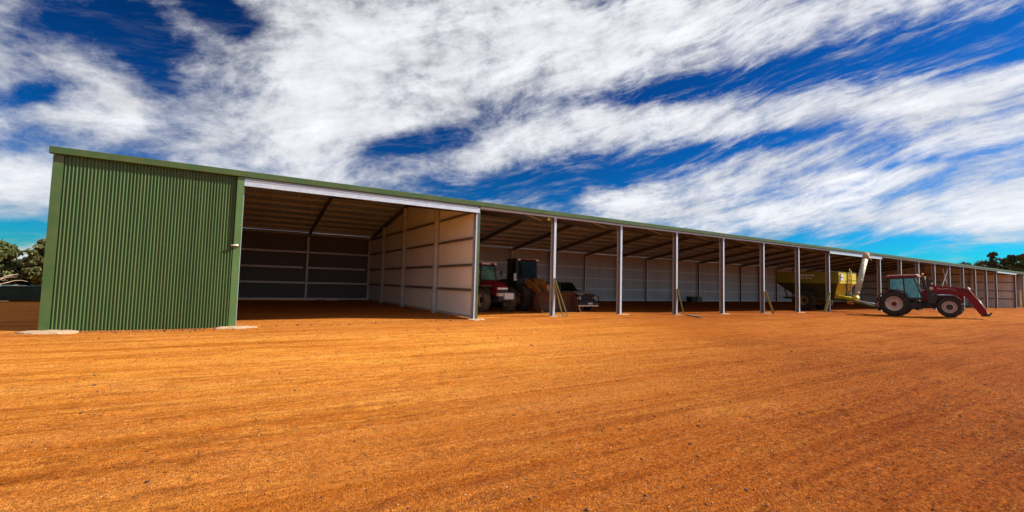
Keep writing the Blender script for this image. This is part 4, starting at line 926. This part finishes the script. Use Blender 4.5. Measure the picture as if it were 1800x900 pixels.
# azimuth about the view side (0 = +31 deg from +Y), elevation, both in radians
A0=R(31)
rx=mth('SUBTRACT',mth('MULTIPLY',sp.outputs[0],math.cos(A0)),mth('MULTIPLY',sp.outputs[1],math.sin(A0)))
ry=mth('ADD',mth('MULTIPLY',sp.outputs[0],math.sin(A0)),mth('MULTIPLY',sp.outputs[1],math.cos(A0)))
az=mth('ARCTAN2',rx,ry); el=mth('ARCSINE',sp.outputs[2])
SKY_ELL=__import__('json').loads('''[[-0.701, 0.377, 11.387, -5.128, -5.671, -12.263, -1.0], [-0.602, 0.461, 16.016, -6.967, -9.533, -36.049, -0.9], [-0.815, 0.377, 19.726, 1.407, 12.416, -31.344, -0.4], [-0.826, 0.264, 26.029, 5.252, 32.778, -58.276, -0.5], [-0.212, 0.293, 7.286, 0.977, 5.784, -35.461, -0.85], [-0.816, 0.203, 18.031, 1.166, 9.627, -39.006, -0.45], [-0.685, 0.191, 7.893, 0.479, 4.721, -25.906, -0.4], [0.34, 0.397, 3.923, 0.752, 1.729, -35.722, -0.8], [0.638, 0.393, 5.296, 0.901, -0.414, -35.82, -0.8], [0.825, 0.374, 8.817, 1.335, -0.383, -27.555, -1.1], [0.548, 0.288, 5.068, 0.75, 2.568, -53.49, -0.45], [0.124, 0.236, 4.181, 0.843, 4.625, -28.978, -0.9], [-0.001, 0.192, 7.162, 0.194, 0.818, -36.745, -0.7], [0.363, 0.258, 4.557, 0.955, 7.61, -53.971, -0.35], [0.728, 0.217, 7.287, 0.627, 2.538, -107.593, -0.35], [0.753, 0.072, 5.204, -0.317, -3.765, -36.081, -1.0], [-0.83, 0.06, 19.026, 1.196, 4.891, -47.001, -0.8], [-0.373, 0.344, 2.505, 0.595, 2.249, -7.453, 0.35], [0.118, 0.516, 1.794, 0.239, 0.044, -12.257, 0.4], [0.122, 0.331, 3.543, 1.097, 4.574, -20.744, 0.4], [0.693, 0.311, 4.26, 0.404, -1.401, -27.024, 0.5], [0.469, 0.156, 2.624, -0.135, -3.423, -29.823, 0.4], [0.652, 0.204, 4.366, 0.24, -0.96, -50.604, 0.25], [-0.817, 0.126, 18.294, 1.155, 3.946, -23.155, 0.4], [-0.767, 0.246, 10.636, 2.183, 13.665, -27.364, 0.4]]''')
cov=None
for (a0,e0,m11,m12,m21,m22,amp) in SKY_ELL:
    da=mth('SUBTRACT',az,a0); de=mth('SUBTRACT',el,e0)
    u=mth('MULTIPLY_ADD',da,m11,mth('MULTIPLY',de,m12)); v=mth('MULTIPLY_ADD',da,m21,mth('MULTIPLY',de,m22))
    q=mth('ADD',mth('MULTIPLY',u,u),mth('MULTIPLY',v,v)); g=mth('MULTIPLY',mth('EXPONENT',mth('MULTIPLY',q,-1.)),amp)
    cov=g if cov is None else mth('ADD',cov,g)
# noise fields in (azimuth, elevation) space
cmb=nd(nt,'ShaderNodeCombineXYZ'); L(az,cmb.inputs[0]); L(el,cmb.inputs[1])
def mapn(rot,sx,sy,scale,det,rough,dist=0.,off=(0,0,0),src=None):
    mp=nd(nt,'ShaderNodeMapping'); mp.inputs['Rotation'].default_value=(0,0,R(rot)); mp.inputs['Location'].default_value=off
    L(src or cmb.outputs[0],mp.inputs[0]); m2=nd(nt,'ShaderNodeMapping'); m2.inputs['Scale'].default_value=(sx,sy,1); L(mp.outputs[0],m2.inputs[0])
    n=nd(nt,'ShaderNodeTexNoise',Scale=scale,Detail=float(det),Roughness=rough,Distortion=dist); L(m2.outputs[0],n.inputs['Vector']); return n
wn=mapn(0,1,1,2.2,3,.5); wv=nd(nt,'ShaderNodeVectorMath',operation='SUBTRACT'); L(wn.outputs[1],wv.inputs[0]); wv.inputs[1].default_value=(.5,.5,.5)
ws=nd(nt,'ShaderNodeVectorMath',operation='SCALE'); L(wv.outputs[0],ws.inputs[0]); ws.inputs['Scale'].default_value=.13
wa=nd(nt,'ShaderNodeVectorMath',operation='ADD'); L(cmb.outputs[0],wa.inputs[0]); L(ws.outputs[0],wa.inputs[1]); W_=wa.outputs[0]
puff=mapn(-12,1,1.7,5.2,14,.66,0,(3.1,1.7,0),W_).outputs[0]
streak=mapn(-14,1,4.2,4.6,15,.66,0,(1.2,4.4,0),W_).outputs[0]
streak2=mapn(-12,1,6.5,8.0,15,.70,0,(7.2,2.4,0),W_).outputs[0]
fr=nd(nt,'ShaderNodeMapRange'); L(az,fr.inputs[0]); fr.inputs[1].default_value=-.35; fr.inputs[2].default_value=.45; right=fr.outputs[0]
nz=mth('ADD',mth('MULTIPLY',puff,mth('MULTIPLY_ADD',right,-.55,1.0)),mth('MULTIPLY',mth('ADD',mth('MULTIPLY',streak,.6),mth('MULTIPLY',streak2,.4)),mth('MULTIPLY',right,.55)))
tot=mth('ADD',mth('ADD',mth('ADD',mth('MULTIPLY',mth('SUBTRACT',nz,.5),mth('MULTIPLY_ADD',right,1.5,2.5)),.56),mth('MULTIPLY',mth('SUBTRACT',mapn(-12,1,1.8,17,10,.7,0,(2.2,9.1,0),W_).outputs[0],.5),.9)),cov)
cr=nd(nt,'ShaderNodeMapRange'); cr.interpolation_type='SMOOTHSTEP'; L(tot,cr.inputs[0]); cr.inputs[1].default_value=.02; cr.inputs[2].default_value=1.0
th=nd(nt,'ShaderNodeMapRange'); th.interpolation_type='SMOOTHSTEP'; L(mth('ADD',mth('MULTIPLY',streak2,.65),mth('MULTIPLY',streak,.35)),th.inputs[0]); th.inputs[1].default_value=.47; th.inputs[2].default_value=.66
thn=mth('MULTIPLY',th.outputs[0],mth('MULTIPLY_ADD',right,.62,.14))
lift=nd(nt,'ShaderNodeMapRange'); L(tot,lift.inputs[0]); lift.inputs[1].default_value=-.9; lift.inputs[2].default_value=.1; thn=mth('MULTIPLY',thn,lift.outputs[0])
cover=mth('SUBTRACT',1.0,mth('MULTIPLY',mth('SUBTRACT',1.0,cr.outputs[0]),mth('SUBTRACT',1.0,thn)))
# clear sky: deepen the Nishita blue
hs=nd(nt,'ShaderNodeGamma'); hs.inputs[1].default_value=2.0; L(sky.outputs[0],hs.inputs[0])
gm=nd(nt,'ShaderNodeMix',data_type='RGBA',blend_type='MULTIPLY'); gm.inputs[0].default_value=1.; gm.clamp_result=False; L(hs.outputs[0],gm.inputs[6]); gm.inputs[7].default_value=(.0040,.0600,.0880,1)
# cloud brightness: brighter where thick, broken by noise
cb=nd(nt,'ShaderNodeMapRange'); L(mth('ADD',mth('MULTIPLY',tot,.35),mth('MULTIPLY',streak,.9)),cb.inputs[0]); cb.inputs[1].default_value=.45; cb.inputs[2].default_value=1.05; cb.inputs[3].default_value=3.6; cb.inputs[4].default_value=7.4
cc=nd(nt,'ShaderNodeVectorMath',operation='SCALE'); cc.inputs[0].default_value=(.96,.975,1.02); L(cb.outputs[0],cc.inputs['Scale'])
mx=nd(nt,'ShaderNodeMix',data_type='RGBA'); L(mth('MULTIPLY',cover,.95),mx.inputs[0]); L(gm.outputs[2],mx.inputs[6]); L(cc.outputs[0],mx.inputs[7])
L(mx.outputs[2],bg.inputs[0])

# ------------------------------------------------------------------ camera
YAW,PIT,ROL=0.543209,0.060802,0.026244
scene.cycles.max_bounces=12; scene.cycles.diffuse_bounces=8
cam=bpy.data.cameras.new('camera'); co=bpy.data.objects.new('camera',cam); col.objects.link(co); scene.camera=co
cam.sensor_width=36; cam.lens=36*795.596/1800; cam.clip_end=5000; cam.clip_start=.05
Fv=Vector((math.sin(YAW)*math.cos(PIT),math.cos(YAW)*math.cos(PIT),math.sin(PIT))); Rv=Vector((math.cos(YAW),-math.sin(YAW),0)); Uv=Rv.cross(Fv)
R2=Rv*math.cos(ROL)+Uv*math.sin(ROL); U2=Uv*math.cos(ROL)-Rv*math.sin(ROL)
m3=Matrix((R2,U2,-Fv)).transposed(); co.matrix_world=Matrix.Translation((0,0,H_CAM))@m3.to_4x4()
scene.render.engine='CYCLES'; scene.render.resolution_x=1024; scene.render.resolution_y=512
vs=scene.view_settings; vs.view_transform='Standard'; vs.look='None'; vs.gamma=1; vs.use_curve_mapping=False; vs.exposure=.60
